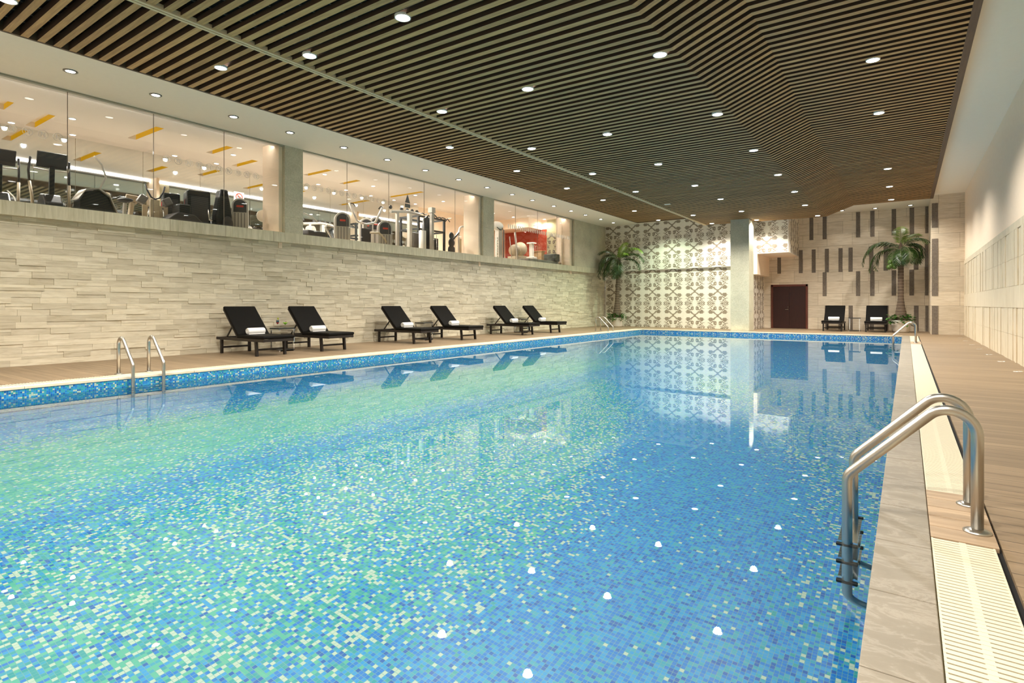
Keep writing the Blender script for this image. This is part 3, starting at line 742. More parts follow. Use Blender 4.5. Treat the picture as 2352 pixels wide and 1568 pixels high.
# ------------------------------------------------------------------ loungers
def lounger_proto():
    t = empty('sun_lounger', (0, 0, 0)); Lh, Wd = 2.08, .78; y0, y1 = -Wd / 2, Wd / 2     # head at x=0, foot at x=Lh
    b = MB()
    for y in (y0, y1 - .04): b.box(0, Lh, y, y + .04, .335, .405)
    for x in (0, .9, Lh - .04): b.box(x, x + .04, y0 + .04, y1 - .04, .34, .40)
    b.build('frame', 'darkwood', t, .005)
    for x in (.2, 1.72):
        for s in (-1, 1):
            yy = s * (Wd / 2 - .035); q = MB(); d = .03 if x > 1 else 0
            q.beam((x + d * 1.3, yy, 0), (x, yy, .36), .07, .055, up=(0, 1, 0)); q.build('leg', 'darkwood', t, .004)
        MB().beam((x + .01, y0 + .05, .15), (x + .01, y1 - .05, .15), .03, .045).build('stretcher', 'darkwood', t)
    hx = .98
    c = MB().box(hx - .02, Lh + .02, y0 - .015, y1 + .015, .405, .48).build('seat_cushion', 'leather', t, .028, 3)
    al = math.radians(46); LB = .95
    bc = MB().box(-LB, 0, y0 - .015, y1 + .015, 0, .075).build('back_cushion', 'leather', t, .028, 3)
    bc.matrix_local = Matrix.Translation((hx, 0, .43)) @ Matrix.Rotation(al, 4, 'Y')
    bf = MB(); bf.box(-LB + .03, 0, y0, y0 + .04, -.035, 0); bf.box(-LB + .03, 0, y1 - .04, y1, -.035, 0); bf.box(-LB + .03, -LB + .08, y0, y1, -.035, 0)
    bf = bf.build('back_frame', 'darkwood', t); bf.matrix_local = Matrix.Translation((hx, 0, .43)) @ Matrix.Rotation(al, 4, 'Y')
    pb = Vector((hx - .42 * math.cos(al), 0, .43 + .42 * math.sin(al) - .02))
    for s in (-1, 1): MB().beam((hx - .62, s * .33, .37), (pb.x, s * .33, pb.z), .025, .03).build('strut', 'darkwood', t)
    for s in (-1, 1):
        q = MB().tube([(-LB + .12, s * .2, 0), (-LB + .05, s * .21, -.06), (-LB + .1, s * .22, -.15)], .006, 6).build('tie', 'leather', bc)
    return t
def towel_roll(label):
    b = MB(); R = .078; L = .44; pts = []
    prof = [(0.012, -L / 2 + .012), (R * .5, -L / 2 + .004), (R * .86, -L / 2), (R, -L / 2 + .016), (R, L / 2 - .016), (R * .86, L / 2), (R * .5, L / 2 - .004), (.012, L / 2 - .012)]
    b.lathe(prof, n=24); b.x = Matrix()
    t = empty('rolled_towel', (0, 0, 0), 0, label, 'towel', 'rolled towels on the loungers')
    o = b.build('towel_body', 'towel', t); o.rotation_euler = (PI / 2, 0, 0)
    sp = MB()
    for e in (-1, 1):
        pp = []
        for k in range(50):
            a = k * .32; rr = .012 + .058 * k / 49; pp.append((rr * math.cos(a), e * (L / 2 + .001), rr * math.sin(a)))
        sp.tube(pp, .003, 5)
    sp.build('spiral_edge', 'ring', t)
    fl = MB().box(-.012, .012, -L / 2 + .01, L / 2 - .01, -R * .99, -R * .99 + .014).build('loose_edge', 'towel', t, .004); fl.location = (.055, 0, .0)
    return t
G_L = 'black reclined loungers beside the pool'
LP = [(-14.0, 7.52, PI * 0, 'black reclined lounger nearest the camera, first along the stone wall'),
      (-13.98, 9.26, 0, 'black reclined lounger second along the stone wall, behind the table with cocktails'),
      (-14.0, 12.56, 0, 'black reclined lounger third along the stone wall, start of the middle pair'),
      (-13.98, 14.78, 0, 'black reclined lounger fourth along the stone wall, end of the middle pair'),
      (-14.0, 18.45, 0, 'black reclined lounger fifth along the stone wall, nearer of the far pair'),
      (-13.98, 20.55, 0, 'black reclined lounger last along the stone wall before the far palm'),
      (-2.72, 30.55, -PI / 2, 'black lounger against the travertine wall, the one nearer the door'),
      (-1.09, 30.6, -PI / 2, 'black lounger against the travertine wall, the one beside the potted palm')]
proto = lounger_proto()
for k, (x, y, rz, lb) in enumerate(LP):
    t = proto if k == 0 else copy_tree(proto)
    t.location = (x, y, 0); t.rotation_euler = (0, 0, rz); tag(t, lb, 'sun lounger', G_L)
TW = ['nearest lounger', 'second lounger, right of the cocktails', 'third lounger along the stone wall', 'fourth lounger along the stone wall', 'fifth lounger along the stone wall', 'last lounger along the stone wall', 'far lounger nearer the door', 'far lounger beside the palm']
tp = None
for k, (x, y, rz, lb) in enumerate(LP):
    lab = 'white rolled towel lying on the %s' % TW[k]
    if tp is None: t = tp = towel_roll(lab)
    else: t = copy_tree(tp); t['label'] = lab
    off = Vector((1.10, 0, .48 + .079)); off.rotate(Matrix.Rotation(rz, 3, 'Z')); t.location = Vector((x, y, 0)) + off; t.rotation_euler = (0, 0, rz + .05)

# ------------------------------------------------------------------ side tables
def table_proto():
    t = empty('side_table', (0, 0, 0)); w, d, hh = .42, .46, .60
    MB().box(-w / 2, w / 2, -d / 2, d / 2, hh - .03, hh).build('table_top', 'gblack', t, .004)
    for s in (-1, 1): MB().box(-w / 2, w / 2, s * (d / 2 - .022) - .0125, s * (d / 2 - .022) + .0125, hh - .058, hh - .031).build('top_rail', 'chrome', t)
    for x, y in ((-w / 2 + .02, -d / 2 + .03), (w / 2 - .02, d / 2 - .03)):
        MB().box(x - .015, x + .015, y - .015, y + .015, .03, hh - .031).build('leg', 'chrome', t)
    MB().box(-w / 2, w / 2, -d / 2, d / 2, .032, .05).build('lower_panel', 'gblack', t)
    for s in (-1, 1): MB().box(-w / 2, w / 2, s * (d / 2 - .025) - .015, s * (d / 2 - .025) + .015, 0, .031).build('foot_bar', 'chrome', t)
    return t
TP = [(-13.2, 8.42, 0, 'black and chrome side table with two cocktails between the first loungers'), (-13.3, 13.72, 0, 'bare black and chrome side table between the third and fourth loungers'),
      (-13.3, 19.55, 0, 'bare black and chrome side table between the fifth and last loungers'), (-1.91, 29.5, PI / 2, 'bare black and chrome side table between the two far loungers')]
tp = table_proto()
for k, (x, y, rz, lb) in enumerate(TP):
    t = tp if k == 0 else copy_tree(tp); t.location = (x, y, 0); t.rotation_euler = (0, 0, rz); tag(t, lb, 'side table', 'side tables between the loungers')
def lath(name, prof, mat, par, n=20, cap=False): return MB().lathe(prof, n=n, cap=cap).build(name, mat, par)
tx, ty, tz = -13.2, 8.42, .60
t = empty('cocktail_glass', (tx - .02, ty - .12, tz), 0, 'tall stemmed glass of layered red and blue drink on the first side table', 'glass', 'cocktails on the first side table')
lath('glass_foot', [(.035, 0), (.035, .004), (.006, .008)], 'cglass', t, cap=True); lath('stem', [(.006, .006), (.005, .09)], 'cglass', t)
lath('bowl', [(.006, .088), (.03, .115), (.038, .15), (.036, .2), (.03, .235)], 'cglass', t)
lath('red_drink', [(.004, .094), (.026, .116), (.033, .14), (.001, .141)], 'reddrink', t); lath('blue_drink', [(.001, .142), (.033, .142), (.035, .17), (.033, .195), (.001, .196)], 'blueglass', t)
MB().prism([(.018 + .03 * math.cos(a * PI / 8), .235 + .03 * math.sin(a * PI / 8)) for a in range(16)], -.003, .003, 'y').build('citrus_slice', 'lime', t)
t = empty('cocktail_glass', (tx + .08, ty + .03, tz), 0, 'wide margarita glass of lime green drink on the first side table', 'glass', 'cocktails on the first side table')
lath('glass_foot', [(.038, 0), (.038, .004), (.006, .008)], 'cglass', t, cap=True); lath('stem', [(.006, .006), (.005, .075)], 'cglass', t)
lath('bowl', [(.006, .073), (.022, .088), (.03, .105), (.056, .12), (.058, .145)], 'cglass', t)
lath('green_drink', [(.003, .077), (.02, .09), (.028, .106), (.053, .122), (.054, .138), (.001, .139)], 'green', t)
MB().ball((.035, 0, .148), .012, .012, .012).build('cherry', 'reddrink', t)

# ------------------------------------------------------------------ palms
def frond(b, br, base, azim, elev, length, droop, seed, wid=.30):
    rr = random.Random(seed); n = 16; pts = []; p = Vector(base); e = elev
    for k in range(n + 1):
        pts.append(p.copy()); d = Vector((math.cos(azim) * math.cos(e), math.sin(azim) * math.cos(e), math.sin(e))); p = p + d * (length / n); e -= droop / n * (1 + .6 * k / n)
    br.tube(pts, .012, 6, rad=[.014 * (1 - .85 * k / n) for k in range(n + 1)])
    sd = Vector((-math.sin(azim), math.cos(azim), 0)); m = 30
    for k in range(3, m + 1):
        f = k / m * n; i = min(int(f), n - 1); q = pts[i].lerp(pts[i + 1], f - i); tg = (pts[i + 1] - pts[i]).normalized(); up = sd.cross(tg).normalized()
        if up.z < 0: up = -up
        ll = wid * (.45 + .9 * math.sin(PI * min(1, k / m * .9 + .1)) ** .7) * rr.uniform(.85, 1.1)
        for s in (-1, 1):
            dr = (sd * s * .78 + tg * .62 - up * rr.uniform(.1, .35)).normalized(); w = .021
            mid = q + dr * ll * .5 + up * .012; tip = q + dr * ll - Vector((0, 0, .05 * ll / wid))
            c = tg * w
            b.add([q - c * .5, q + c * .5, mid + c, mid - c, tip], [(0, 1, 2, 3), (3, 2, 4)])
def ivy(b, cx, cy, z, R, n, seed):
    r = random.Random(seed)
    for k in range(n):
        a = r.uniform(0, 2 * PI); rad = R * r.uniform(.35, 1.05); h = z + r.uniform(-.28, .16) * (rad / R) + r.uniform(0, .18) * (1 - rad / R) + .06
        p = Vector((cx + rad * math.cos(a), cy + rad * math.sin(a), h)); s = r.uniform(.07, .12)
        d = Vector((math.cos(a + r.uniform(-.8, .8)), math.sin(a + r.uniform(-.8, .8)), r.uniform(-.7, .5))).normalized(); sd = d.cross(Vector((r.uniform(-.3, .3), r.uniform(-.3, .3), 1))).normalized()
        up = sd.cross(d)
        b.add([p, p + d * s * .5 + sd * s * .55 + up * .01, p + d * s * 1.5, p + d * s * .5 - sd * s * .55 + up * .01], [(0, 1, 2), (0, 2, 3)])
def palm(x, y, ztop, label, fr, R, lean, coco=False, potr=.32, poth=.5):
    t = empty('potted_palm', (x, y, 0), 0, label, 'potted palm', 'palms in white pots')
    MB().lathe([(potr * .8, 0), (potr * .93, .06), (potr, poth - .03), (potr + .015, poth), (potr - .02, poth), (potr - .03, poth - .06), (.01, poth - .06)], n=36).build('pot', 'pot', t)
    n = 46; pts = []; rad = []
    for k in range(n + 1):
        f = k / n; z = poth - .08 + (ztop - poth + .08) * f
        pts.append((lean * f * f, 0, z)); r0 = .105 + .17 * max(0, 1 - f * 2.6) ** 1.6 + .03 * max(0, .35 - f); rad.append(r0 * (1 + (.05 if k % 2 else -.02)))
    rg = MB().tube(pts, .1, 18, rad=rad)
    for k in range(2, n, 2):
        p = pts[k]; r_ = rad[k] + .010; rg.lathe([(r_ - .02, -.008), (r_, -.006), (r_, .006), (r_ - .02, .008)], p, 18, 1, cap=False)
    rg.build('trunk', ['bark', 'barkring'], t)
    MB().lathe([(.1, -.12), (.13, 0), (.10, .12), (.06, .3), (.02, .42)], (lean, 0, ztop), 14).build('crown_shaft', 'bark', t)
    for k, (az, el, L, dr, lt) in enumerate(fr):
        b, br = MB(), MB(); frond(b, br, (lean + .06 * math.cos(az), .06 * math.sin(az), ztop + .12 + .1 * max(0, el)), az, el, L, dr, k + int(x * 10), R)
        o = b.build('frond', 'leaflight' if lt else 'leaf', t); br.build('frond_rib', 'rachis', o)
    b = MB(); ivy(b, 0, 0, poth, potr * 1.32, 300, int(x * 7)); b.build('ivy_planting', 'ivy', t)['kind'] = 'stuff'
    if coco:
        for k, (dx, dz) in enumerate([(-.26, -.02), (-.36, -.1), (-.24, -.16), (-.33, -.24), (-.2, -.3), (-.4, -.3)]): MB().ball((lean + dx - .02, -.5 - .06 * (k % 2), ztop - .36 + dz), .085, .085, .1).build('coconut', 'coco', t)
    return t
# azimuth 0 = +x (towards the right of the picture)
fr1 = [(PI * 1.0, .75, 1.75, 2.3, 0), (PI * 1.1, .3, 1.65, 1.9, 0), (PI * .9, .5, 1.6, 2.2, 0), (PI * 1.22, .55, 1.7, 2.5, 0), (PI * 1.35, .35, 1.5, 2.2, 0), (PI * 1.48, .5, 1.55, 2.4, 0), (PI * 1.62, .2, 1.35, 2.1, 0), (PI * 1.15, .0, 1.4, 1.7, 0),
       (.0, .85, 1.65, 1.7, 0), (.12, .5, 1.55, 1.8, 0), (-.15, 1.15, 1.75, 1.7, 1), (PI * .45, 1.4, 1.1, .6, 1), (PI * 1.75, 1.0, 1.15, 1.4, 1), (PI * .9, .95, 1.6, 1.9, 0), (PI * 1.3, .7, 1.5, 2.0, 0), (PI * 1.0, 1.15, 1.4, 1.5, 0), (PI * 1.55, -.2, 1.2, 1.5, 0)]
p1 = onZ(1418, 750, 0)
palm(-12.72, 27.85, 3.35, 'tall palm in a white pot at the far left corner before the floral wall', fr1, .34, .12)
fr2 = [(PI * 1.0, .6, 1.95, 2.0, 0), (PI * 1.02, .2, 1.7, 1.7, 0), (PI * 1.12, .75, 1.55, 1.7, 0), (PI * .9, .3, 1.6, 2., 0), (0., .6, 1.2, 2.4, 0), (.12, .35, 1.1, 2.1, 0), (-.25, .75, 1.22, 2.4, 0), (-.5, .3, 1.15, 2.2, 0), (-.1, .1, 1.0, 1.6, 0), (PI * .5, 1.3, 1.3, .8, 1), (PI * .3, 1.2, 1.35, 1.4, 1), (PI * 1.5, .1, 1.1, 1.9, 0), (PI * 1.35, .0, 1.2, 1.9, 0), (PI * 1.65, .35, 1.2, 2.1, 0), (PI * .6, .7, 1.4, 1.8, 0), (PI * 1.8, .9, 1.3, 1.5, 0)]
palm(-.2, 29.35, 3.45, 'tall palm in a white pot beside the far loungers, with green coconuts', fr2, .34, 0., True, .34, .52)

for o in bpy.data.objects:
    if o.name.split('.')[0] in ('handrail', 'tread', 'end_cap'): o.cycles.is_caustics_receiver = True
# ------------------------------------------------------------------ gym machines (stand on the gym floor)
def gm(name, x, y, rz, label, cat, group='gym machines behind the glass'):
    return empty(name, (x, y, GF), rz, label, cat, group)
def dome_poly(w, h, n=12): return [(-w / 2, 0), (w / 2, 0), (w / 2, h - w / 2)] + [(w / 2 * math.cos(PI * k / n), h - w / 2 + w / 2 * math.sin(PI * k / n)) for k in range(1, n)] + [(-w / 2, h - w / 2)]
def dome_tower(t, w=.46, h=1.5, d=.26, badge=True):
    """selectorised weight stack in a round-topped housing; front faces local +x"""
    MB().prism(dome_poly(w, h), -d / 2, d / 2, 'x').build('housing', 'gsilver', t, .012)
    q = dome_poly(w * .78, h - w * .12); top = [p for p in q if p[1] > h - w * 1.15]
    MB().prism([(-w * .39, h - w * .95)] + [(w * .39, h - w * .95)] + [p for p in q if p[1] > h - w * .8], d / 2, d / 2 + .012, 'x').build('dark_badge', 'gpad', t)
    b = MB()
    for k in range(4): b.box(d / 2, d / 2 + .015, -w * .32 + k * w * .19, -w * .27 + k * w * .19, .35, h - w)
    b.build('guide_cover', 'ggrey', t)
    b = MB()
    for k in range(8): b.box(d / 2 + .002, d / 2 + .03, -w * .27, w * .27, .12 + k * .055, .165 + k * .055)
    b.build('weight_stack', 'gpad', t)
    if badge: MB().box(d / 2 + .012, d / 2 + .016, -.09, .09, h - w * .62, h - w * .5).build('red_badge', 'red', t)
def cross_trainer(x, y, rz, label):
    t = gm('cross_trainer', x, y, rz, label, 'cross trainer')
    b = MB(); b.box(-.25, .25, -.9, .9, 0, .08); b.box(-.05, .05, -.9, .9, .08, .16); b.build('base', 'gpad', t, .01)
    pr = [(-.42, .3), (-.36, .62), (-.15, .82), (.2, .88), (.42, .72), (.5, .4), (.42, .08), (-.36, .08)]
    MB().prism([(p[0] - .15, p[1]) for p in pr], -.16, .16, 'x').build('drive_cover', 'gblack', t, .03)
    b = MB(); b.beam((0, -.2, .5), (0, -.28, 1.42), .09, .1); b.build('mast', 'gblack', t, .01)
    s = MB().box(-.26, .26, -.025, .025, -.17, .17).build('console', 'gpad', t, .012); s.location = (0, -.3, 1.56); s.rotation_euler = (.45, 0, 0)
    MB().box(-.22, .22, .026, .03, -.13, .13).build('screen', 'gblack', s)
    MB().tube([(-.3, -.32, 1.42), (-.3, -.15, 1.38), (0, -.12, 1.36), (.3, -.15, 1.38), (.3, -.32, 1.42)], .016, 8).build('grip_bar', 'gsilver', t)
    for sg in (-1, 1):
        MB().tube([(sg * .3, -.25, .35), (sg * .32, -.15, .8), (sg * .34, -.05, 1.1)], .028, 8).build('lever', 'gtan', t)
        MB().tube([(sg * .34, -.05, 1.08), (sg * .35, .0, 1.35), (sg * .33, -.1, 1.62)], .022, 8).build('moving_handle', 'gpad', t)
    return t
def arc_cover(x, y, rz, label):
    t = gm('arc_trainer', x, y, rz, label, 'arc trainer')
    MB().box(-.3, .3, -.35, .45, 0, .12).build('base', 'gpad', t, .01)
    pts = [(-.32, .78), (-.18, 1.0), (.06, 1.06), (.28, .92), (.45, .5)]
    b = MB(); b.prism(pts + [(p[0] - .01, p[1] - .03) for p in reversed(pts)], -.2, .2, 'x'); b.build('arched_cover', 'gsilver', t)
    MB().prism([(-.28, .1)] + [(p[0] * .93, p[1] - .05) for p in pts] + [(.4, .1)], -.17, .17, 'x').build('flywheel_housing', 'gblack', t, .02)
    MB().tube([(.05, .1, 1.0), (.05, .25, 1.35), (.05, .16, 1.62), (.05, .02, 1.78)], .02, 8).build('handle', 'gsilver', t)
    return t
def exercise_bike(x, y, rz, label):
    t = gm('exercise_bike', x, y, rz, label, 'exercise bike')
    b = MB(); b.box(-.25, .25, -.55, -.47, 0, .07); b.box(-.25, .25, .47, .55, 0, .07); b.box(-.05, .05, -.5, .5, .05, .12); b.build('base', 'ggrey', t)
    MB().prism([(.05 + .3 * math.cos(k * PI / 10), .42 + .27 * math.sin(k * PI / 10)) for k in range(20)], -.09, .09, 'x').build('flywheel_cover', 'gpad', t, .02)
    MB().beam((0, .32, .5), (0, .42, 1.02), .09, .07).build('mast', 'gtan', t)
    s = MB().box(-.16, .16, -.02, .02, -.11, .11).build('console', 'gtan', t, .01); s.location = (0, .4, 1.1); s.rotation_euler = (-.5, 0, 0)
    MB().tube([(-.24, .1, 1.12), (-.26, .33, 1.08), (0, .4, 1.0), (.26, .33, 1.08), (.24, .1, 1.12)], .018, 8).build('handlebar', 'gblack', t)
    MB().beam((0, -.35, .2), (0, -.42, .86), .06, .06).build('seat_post', 'gsilver', t)
    MB().ball((0, -.42, .93), .15, .2, .055).build('saddle', 'gpad', t)
    return t
def stepper(x, y, rz, label):
    t = gm('step_machine', x, y, rz, label, 'step machine')
    MB().box(-.3, .3, -.4, .4, 0, .1).build('base', 'gpad', t, .01)
    b = MB(); b.box(-.06, .06, -.1, .1, .1, 1.05); b.build('mast', 'gtan', t, .01)
    for s in (-1, 1):
        MB().tube([(.06, 0, 1.06), (.07, s * .09, 1.1), (.07, s * .17, 1.25), (.05, s * .21, 1.4)], .02, 8).build('v_handle', 'gpad', t)
        q = MB().box(-.1, .1, -.09, .09, -.11, .1).build('side_pod', 'ggrey', t, .03); q.location = (.02, s * .27, 1.03); q.rotation_euler = (s * .5, 0, 0)
        MB().tube([(.1, s * .15, .85), (.14, s * .17, .6), (.16, s * .12, .1)], .02, 8).build('support_tube', 'chrome', t)
    MB().box(-.3, -.26, -.2, .36, .3, .95).build('back_board', 'gtan', t)
    return t
def tall_cabinet(x, y, rz, w, h, label):
    t = gm('drink_cabinet', x, y, rz, label, 'cabinet')
    MB().box(-.3, .3, -w / 2, w / 2, 0, h).build('body', 'gblack', t, .04, 3)
    MB().box(.3, .312, -w * .32, w * .4, .15, h - .16).build('front_panel', 'gpad', t, .005)
    b = MB(); b.prism([(.045 * math.cos(a * PI / 8), h - .34 + .13 * math.sin(a * PI / 8)) for a in range(16)], -w / 2 - .008, -w / 2 + .002, 'y'); b.build('red_oval', 'red', t)
    return t
cross_trainer(-15.4, 4.2, PI / 2 - .1, 'cross trainer with a large tilted console behind the leftmost panes')
cross_trainer(-15.9, 3.45, PI / 2 - .1, 'cross trainer half hidden at the far left behind the one with the big console')
arc_cover(-14.95, 4.85, .05, 'arc trainer with a silver arched cover next to the big console')
exercise_bike(-15.6, 5.5, PI / 2 + .2, 'low dark exercise bike left of the machine with the V handles')
exercise_bike(-16.35, 5.9, -1.3, 'exercise bike with a tan console just left of the V handles')
stepper(-15.3, 6.27, -.15, 'step machine with V-shaped handles and two grey pods')
t = gm('treadmill', -14.9, 6.72, 0, 'dark humped treadmill front low behind the sill beside the black cabinets', 'treadmill')
MB().prism([(-.45, 0), (-.42, .55), (-.2, .72), (.2, .7), (.42, .5), (.45, 0)], -.3, .3, 'x').build('motor_hood', 'gpad', t, .03)
MB().box(-.2, .2, -.14, .14, .68, .95).build('console', 'gblack', t, .03)
tall_cabinet(-15.8, 6.85, -.3, .38, 1.33, 'shorter black cabinet with a red oval, left of the larger one')
tall_cabinet(-15.5, 7.38, -.3, .56, 1.44, 'larger black cabinet with a red oval and panelled front')
t = gm('torso_machine', -15.2, 7.9, 0, 'black tapered tower rising above the black cabinets', 'gym machine')
MB().prism([(-.24, 0), (.24, 0), (.22, .85), (.1, 1.56), (-.1, 1.56), (-.22, .85)], -.14, .14, 'x').build('tapered_body', 'gblack', t, .05, 3)
MB().ball((.18, .06, .62), .1, .14, .22).build('front_pad', 'gpad', t)
MB().tube([(.1, -.2, .68), (.14, -.42, .68), (.14, -.44, .95)], .02, 8).build('side_grip', 'chrome', t)
MB().box(-.2, .2, -.2, .2, 0, .25).build('foot', 'gtan', t)
t = gm('weight_machine', -15.3, 8.46, -.55, 'silver weight machine with a round top below the no smoking sign', 'weight machine'); dome_tower(t, .42, 1.42)
t = gm('leg_machine', -15.1, 9.0, -.2, 'leg machine with a round silver disc beside the white pier', 'weight machine')
b = MB(); b.prism([(.17 * math.cos(a * PI / 10), .98 + .17 * math.sin(a * PI / 10)) for a in range(20)], .02, .06, 'x'); b.build('cam_disc', 'gsilver', t, .005)
MB().prism([(.14 * math.cos(a * PI / 10) + .03, 1.0 + .14 * math.sin(a * PI / 10)) for a in range(20)], -.08, .015, 'x').build('black_cam', 'gblack', t)
MB().tube([(.0, .1, 1.2), (.0, .3, 1.2), (.0, .5, 1.18)], .045, 10).build('roller_pad', 'gpad', t); MB().tube([(0, .1, 1.2), (0, .05, .6), (0, .2, .2), (0, .0, 0)], .025, 8).build('lever_arm', 'gsilver', t)
MB().box(-.2, .2, .1, .7, .5, .62).build('seat', 'gpad', t, .03); MB().box(-.05, .05, -.3, .7, 0, .5).build('frame', 'gsilver', t)
# sign on the mirror
sp = onX(549, 452, XM + .012); b = MB(); b.box(0, .006, -.17, .17, -.16, .16, 0)
for t_ in range(20):
    a0, a1 = t_ * PI / 10, (t_ + 1) * PI / 10
    b.add([(.008, q * math.cos(a), q * math.sin(a)) for a, q in ((a0, .12), (a1, .12), (a1, .09), (a0, .09))], [(0, 1, 2, 3)], 1)
b.beam((.009, -.075, .075), (.009, .075, -.075), .028, .002, 1, up=(1, 0, 0)); b.beam((.008, -.07, -.01), (.008, .06, -.01), .022, .001, 2, up=(1, 0, 0))
o = b.build('no_smoking_sign', ['frost', 'red', 'gblack']); o.location = sp; tag(o, 'small white no smoking sign with a red barred circle above the silver machine', 'sign')
# second bay
t = gm('abdominal_bench', -15.5, 11.0, .2, 'low bench machine with silver arms at the left of the middle window', 'weight machine')
MB().tube([(0, -.7, 1.35), (0, -.1, 1.25), (.05, .1, 1.1)], .02, 8).build('bar', 'gsilver', t); MB().tube([(.05, .9, .5), (.05, .45, .98), (.05, .5, 1.05), (.05, 1.0, 1.05)], .03, 8).build('curved_arm', 'gsilver', t)
MB().box(-.25, .25, -.5, .3, .62, .78).build('seat', 'gpad', t, .04); MB().box(-.05, .05, -.6, .9, 0, .62).build('frame', 'gsilver', t)
t = gm('weight_machine', -15.3, 11.93, -.5, 'silver weight tower with a round dark top just left of the raised press arms', 'weight machine'); dome_tower(t, .5, 1.5)
t = gm('press_machine', -15.5, 13.05, -.3, 'shoulder press machine with two raised arms spread like a V', 'weight machine')
for s, hx in ((-1, -.42), (1, .55)):
    MB().tube([(.1, s * .25, 1.3), (.12, s * .34, 1.34), (.15, s * .62, 1.92)], .04, 10).build('press_arm', 'gsilver', t)
    MB().tube([(.15, s * .61, 1.9), (.2, s * .5, 1.9), (.22, s * .42, 1.8)], .018, 8).build('black_grip', 'gblack', t)
MB().tube([(.1, -.26, 1.3), (.1, 0, 1.24), (.1, .26, 1.3)], .04, 10).build('cross_bar', 'gsilver', t)
MB().box(-.06, .06, -.07, .07, 0, 1.3).build('column', 'gsilver', t); MB().box(.06, .14, -.18, .18, .5, 1.1).build('back_pad', 'gpad', t, .03); MB().box(0, .4, -.2, .2, .42, .5).build('seat', 'gpad', t, .03)
MB().tube([(.2, .1, .95), (.3, .4, .95), (.35, .6, .75), (.3, .75, .45)], .04, 8).build('lower_frame', 'gtan', t)
for y, xx, h, lb in ((13.65, -16.15, 1.6, 'round-topped silver weight tower, rear of the two right of the press arms'), (13.6, -15.1, 1.4, 'round-topped silver weight tower, front of the two right of the press arms'), (14.15, -16.2, 1.7, 'silver weight tower with a round top under the pulley beam')):
    t = gm('weight_machine', xx, y, -.5, lb, 'weight machine'); dome_tower(t, .5, h)
t = gm('cable_machine', -15.5, 15.0, .0, 'cable machine with two pale posts and a pulley beam', 'weight machine')
for yy, w in ((-.42, .05), (.22, .07)): MB().box(-w, w, yy - w, yy + w, 0, 1.92).build('post', 'gsilver', t)
MB().tube([(0, -.75, 1.86), (0, .1, 1.98), (0, .75, 1.96)], .06, 10).build('pulley_beam', 'gsilver', t)
for yy in (-.75, -.2, .1, .35, .6): 
    o = MB().lathe([(.07, -.02), (.07, .02)], n=16).build('pulley', 'gpad', t); o.location = (0, yy, 2.03); o.rotation_euler = (0, PI / 2, 0)
MB().box(-.1, .1, .3, .62, .62, 1.22).build('pad', 'ggrey', t, .05); MB().box(-.25, .25, .2, .7, .3, .42).build('seat', 'gtan', t, .03)
t = gm('power_rack', -16.3, 16.75, 0, 'tall black power rack with bars and grips hung along its top', 'rack')
for xx in (-.5, .5):
    for yy in (-.75, .75): MB().box(xx - .04, xx + .04, yy - .04, yy + .04, 0, 2.0).build('upright', 'gblack', t)
for z in (1.45, 1.96):
    b = MB()
    for xx in (-.5, .5): b.box(xx - .035, xx + .035, -.75, .75, z - .035, z + .035)
    for yy in (-.75, .75): b.box(-.5, .5, yy - .035, yy + .035, z - .035, z + .035)
    b.build('cross_frame', 'gblack', t)
rr = random.Random(5)
for k in range(9):
    yy = -.9 + .23 * k; MB().tube([(.5, yy - .12, 2.0 + rr.uniform(-.08, .16)), (.52, yy, 2.05), (.5, yy + .16, 2.0 + rr.uniform(-.1, .1))], .022, 6).build('hanging_grip', 'gblack', t)
MB().box(-.45, .3, -.45, .62, .1, 1.2).build('black_panel', 'gblack', t, .02)
for yy in (-.12, .22): MB().tube([(.56, yy, 0), (.56, yy, 1.3)], .012, 8).build('guide_rod', 'chrome', t)
MB().beam((.5, -.75, 1.1), (.5, -1.25, 1.0), .05, .05).build('side_arm', 'gblack', t)
t = gm('bag_stand', -15.25, 15.9, 0, 'dark hanging bag and frosted column left of the black rack', 'gym machine')
MB().lathe([(.02, 1.9), (.17, 1.75), (.2, 1.2), (.18, .5), (.1, .42)], (0, .0, 0), 20).build('bag', 'gblack', t); MB().lathe([(.14, 0), (.14, 1.25)], (.2, -.45, 0), 20).build('frosted_column', 'frost', t); MB().box(-.05, .05, -.05, .05, 0, .5).build('foot', 'gblack', t)
t = gm('steel_post', -14.85, 15.75, 0, 'bright steel post standing just left of the black rack', 'post'); MB().box(-.06, .06, -.06, .06, 0, 1.95).build('post_body', 'gsilver', t); MB().box(-.1, .1, -.1, .1, 1.95, 2.15).build('post_head', 'gsilver', t)
t = gm('plate_tree', -14.95, 16.95, 0, 'weight plate tree with three stacked round plates at the right of the middle window', 'plate rack')
MB().box(-.04, .04, -.03, .03, 0, 1.35).build('post', 'gsilver', t)
for z, r_ in ((.62, .2), (.92, .17), (1.2, .13)):
    o = MB().lathe([(.03, -.03), (r_ * .6, -.03), (r_, -.02), (r_, .02), (r_ * .6, .03), (.03, .03)], n=24).build('weight_plate', 'gpad', t); o.location = (.06, -.02, z); o.rotation_euler = (0, PI / 2, 0)
t = gm('pull_up_station', -15.25, 17.95, 0, 'curved silver pull-up post at the right edge of the middle window', 'gym machine')
MB().tube([(0, -.15, 0), (0, -.15, 1.4), (0, -.1, 1.62), (0, .05, 1.72), (0, .3, 1.72)], .04, 10).build('curved_post', 'gsilver', t); MB().beam((0, -.15, 1.45), (0, -.55, 1.1), .06, .06).build('black_arm', 'gblack', t); MB().box(-.3, .3, -.4, .4, 0, .06).build('foot', 'gpad', t)
MB().box(-.1, .0, -.1, .02, 0, 1.2).build('tan_panel', 'gtan', t)
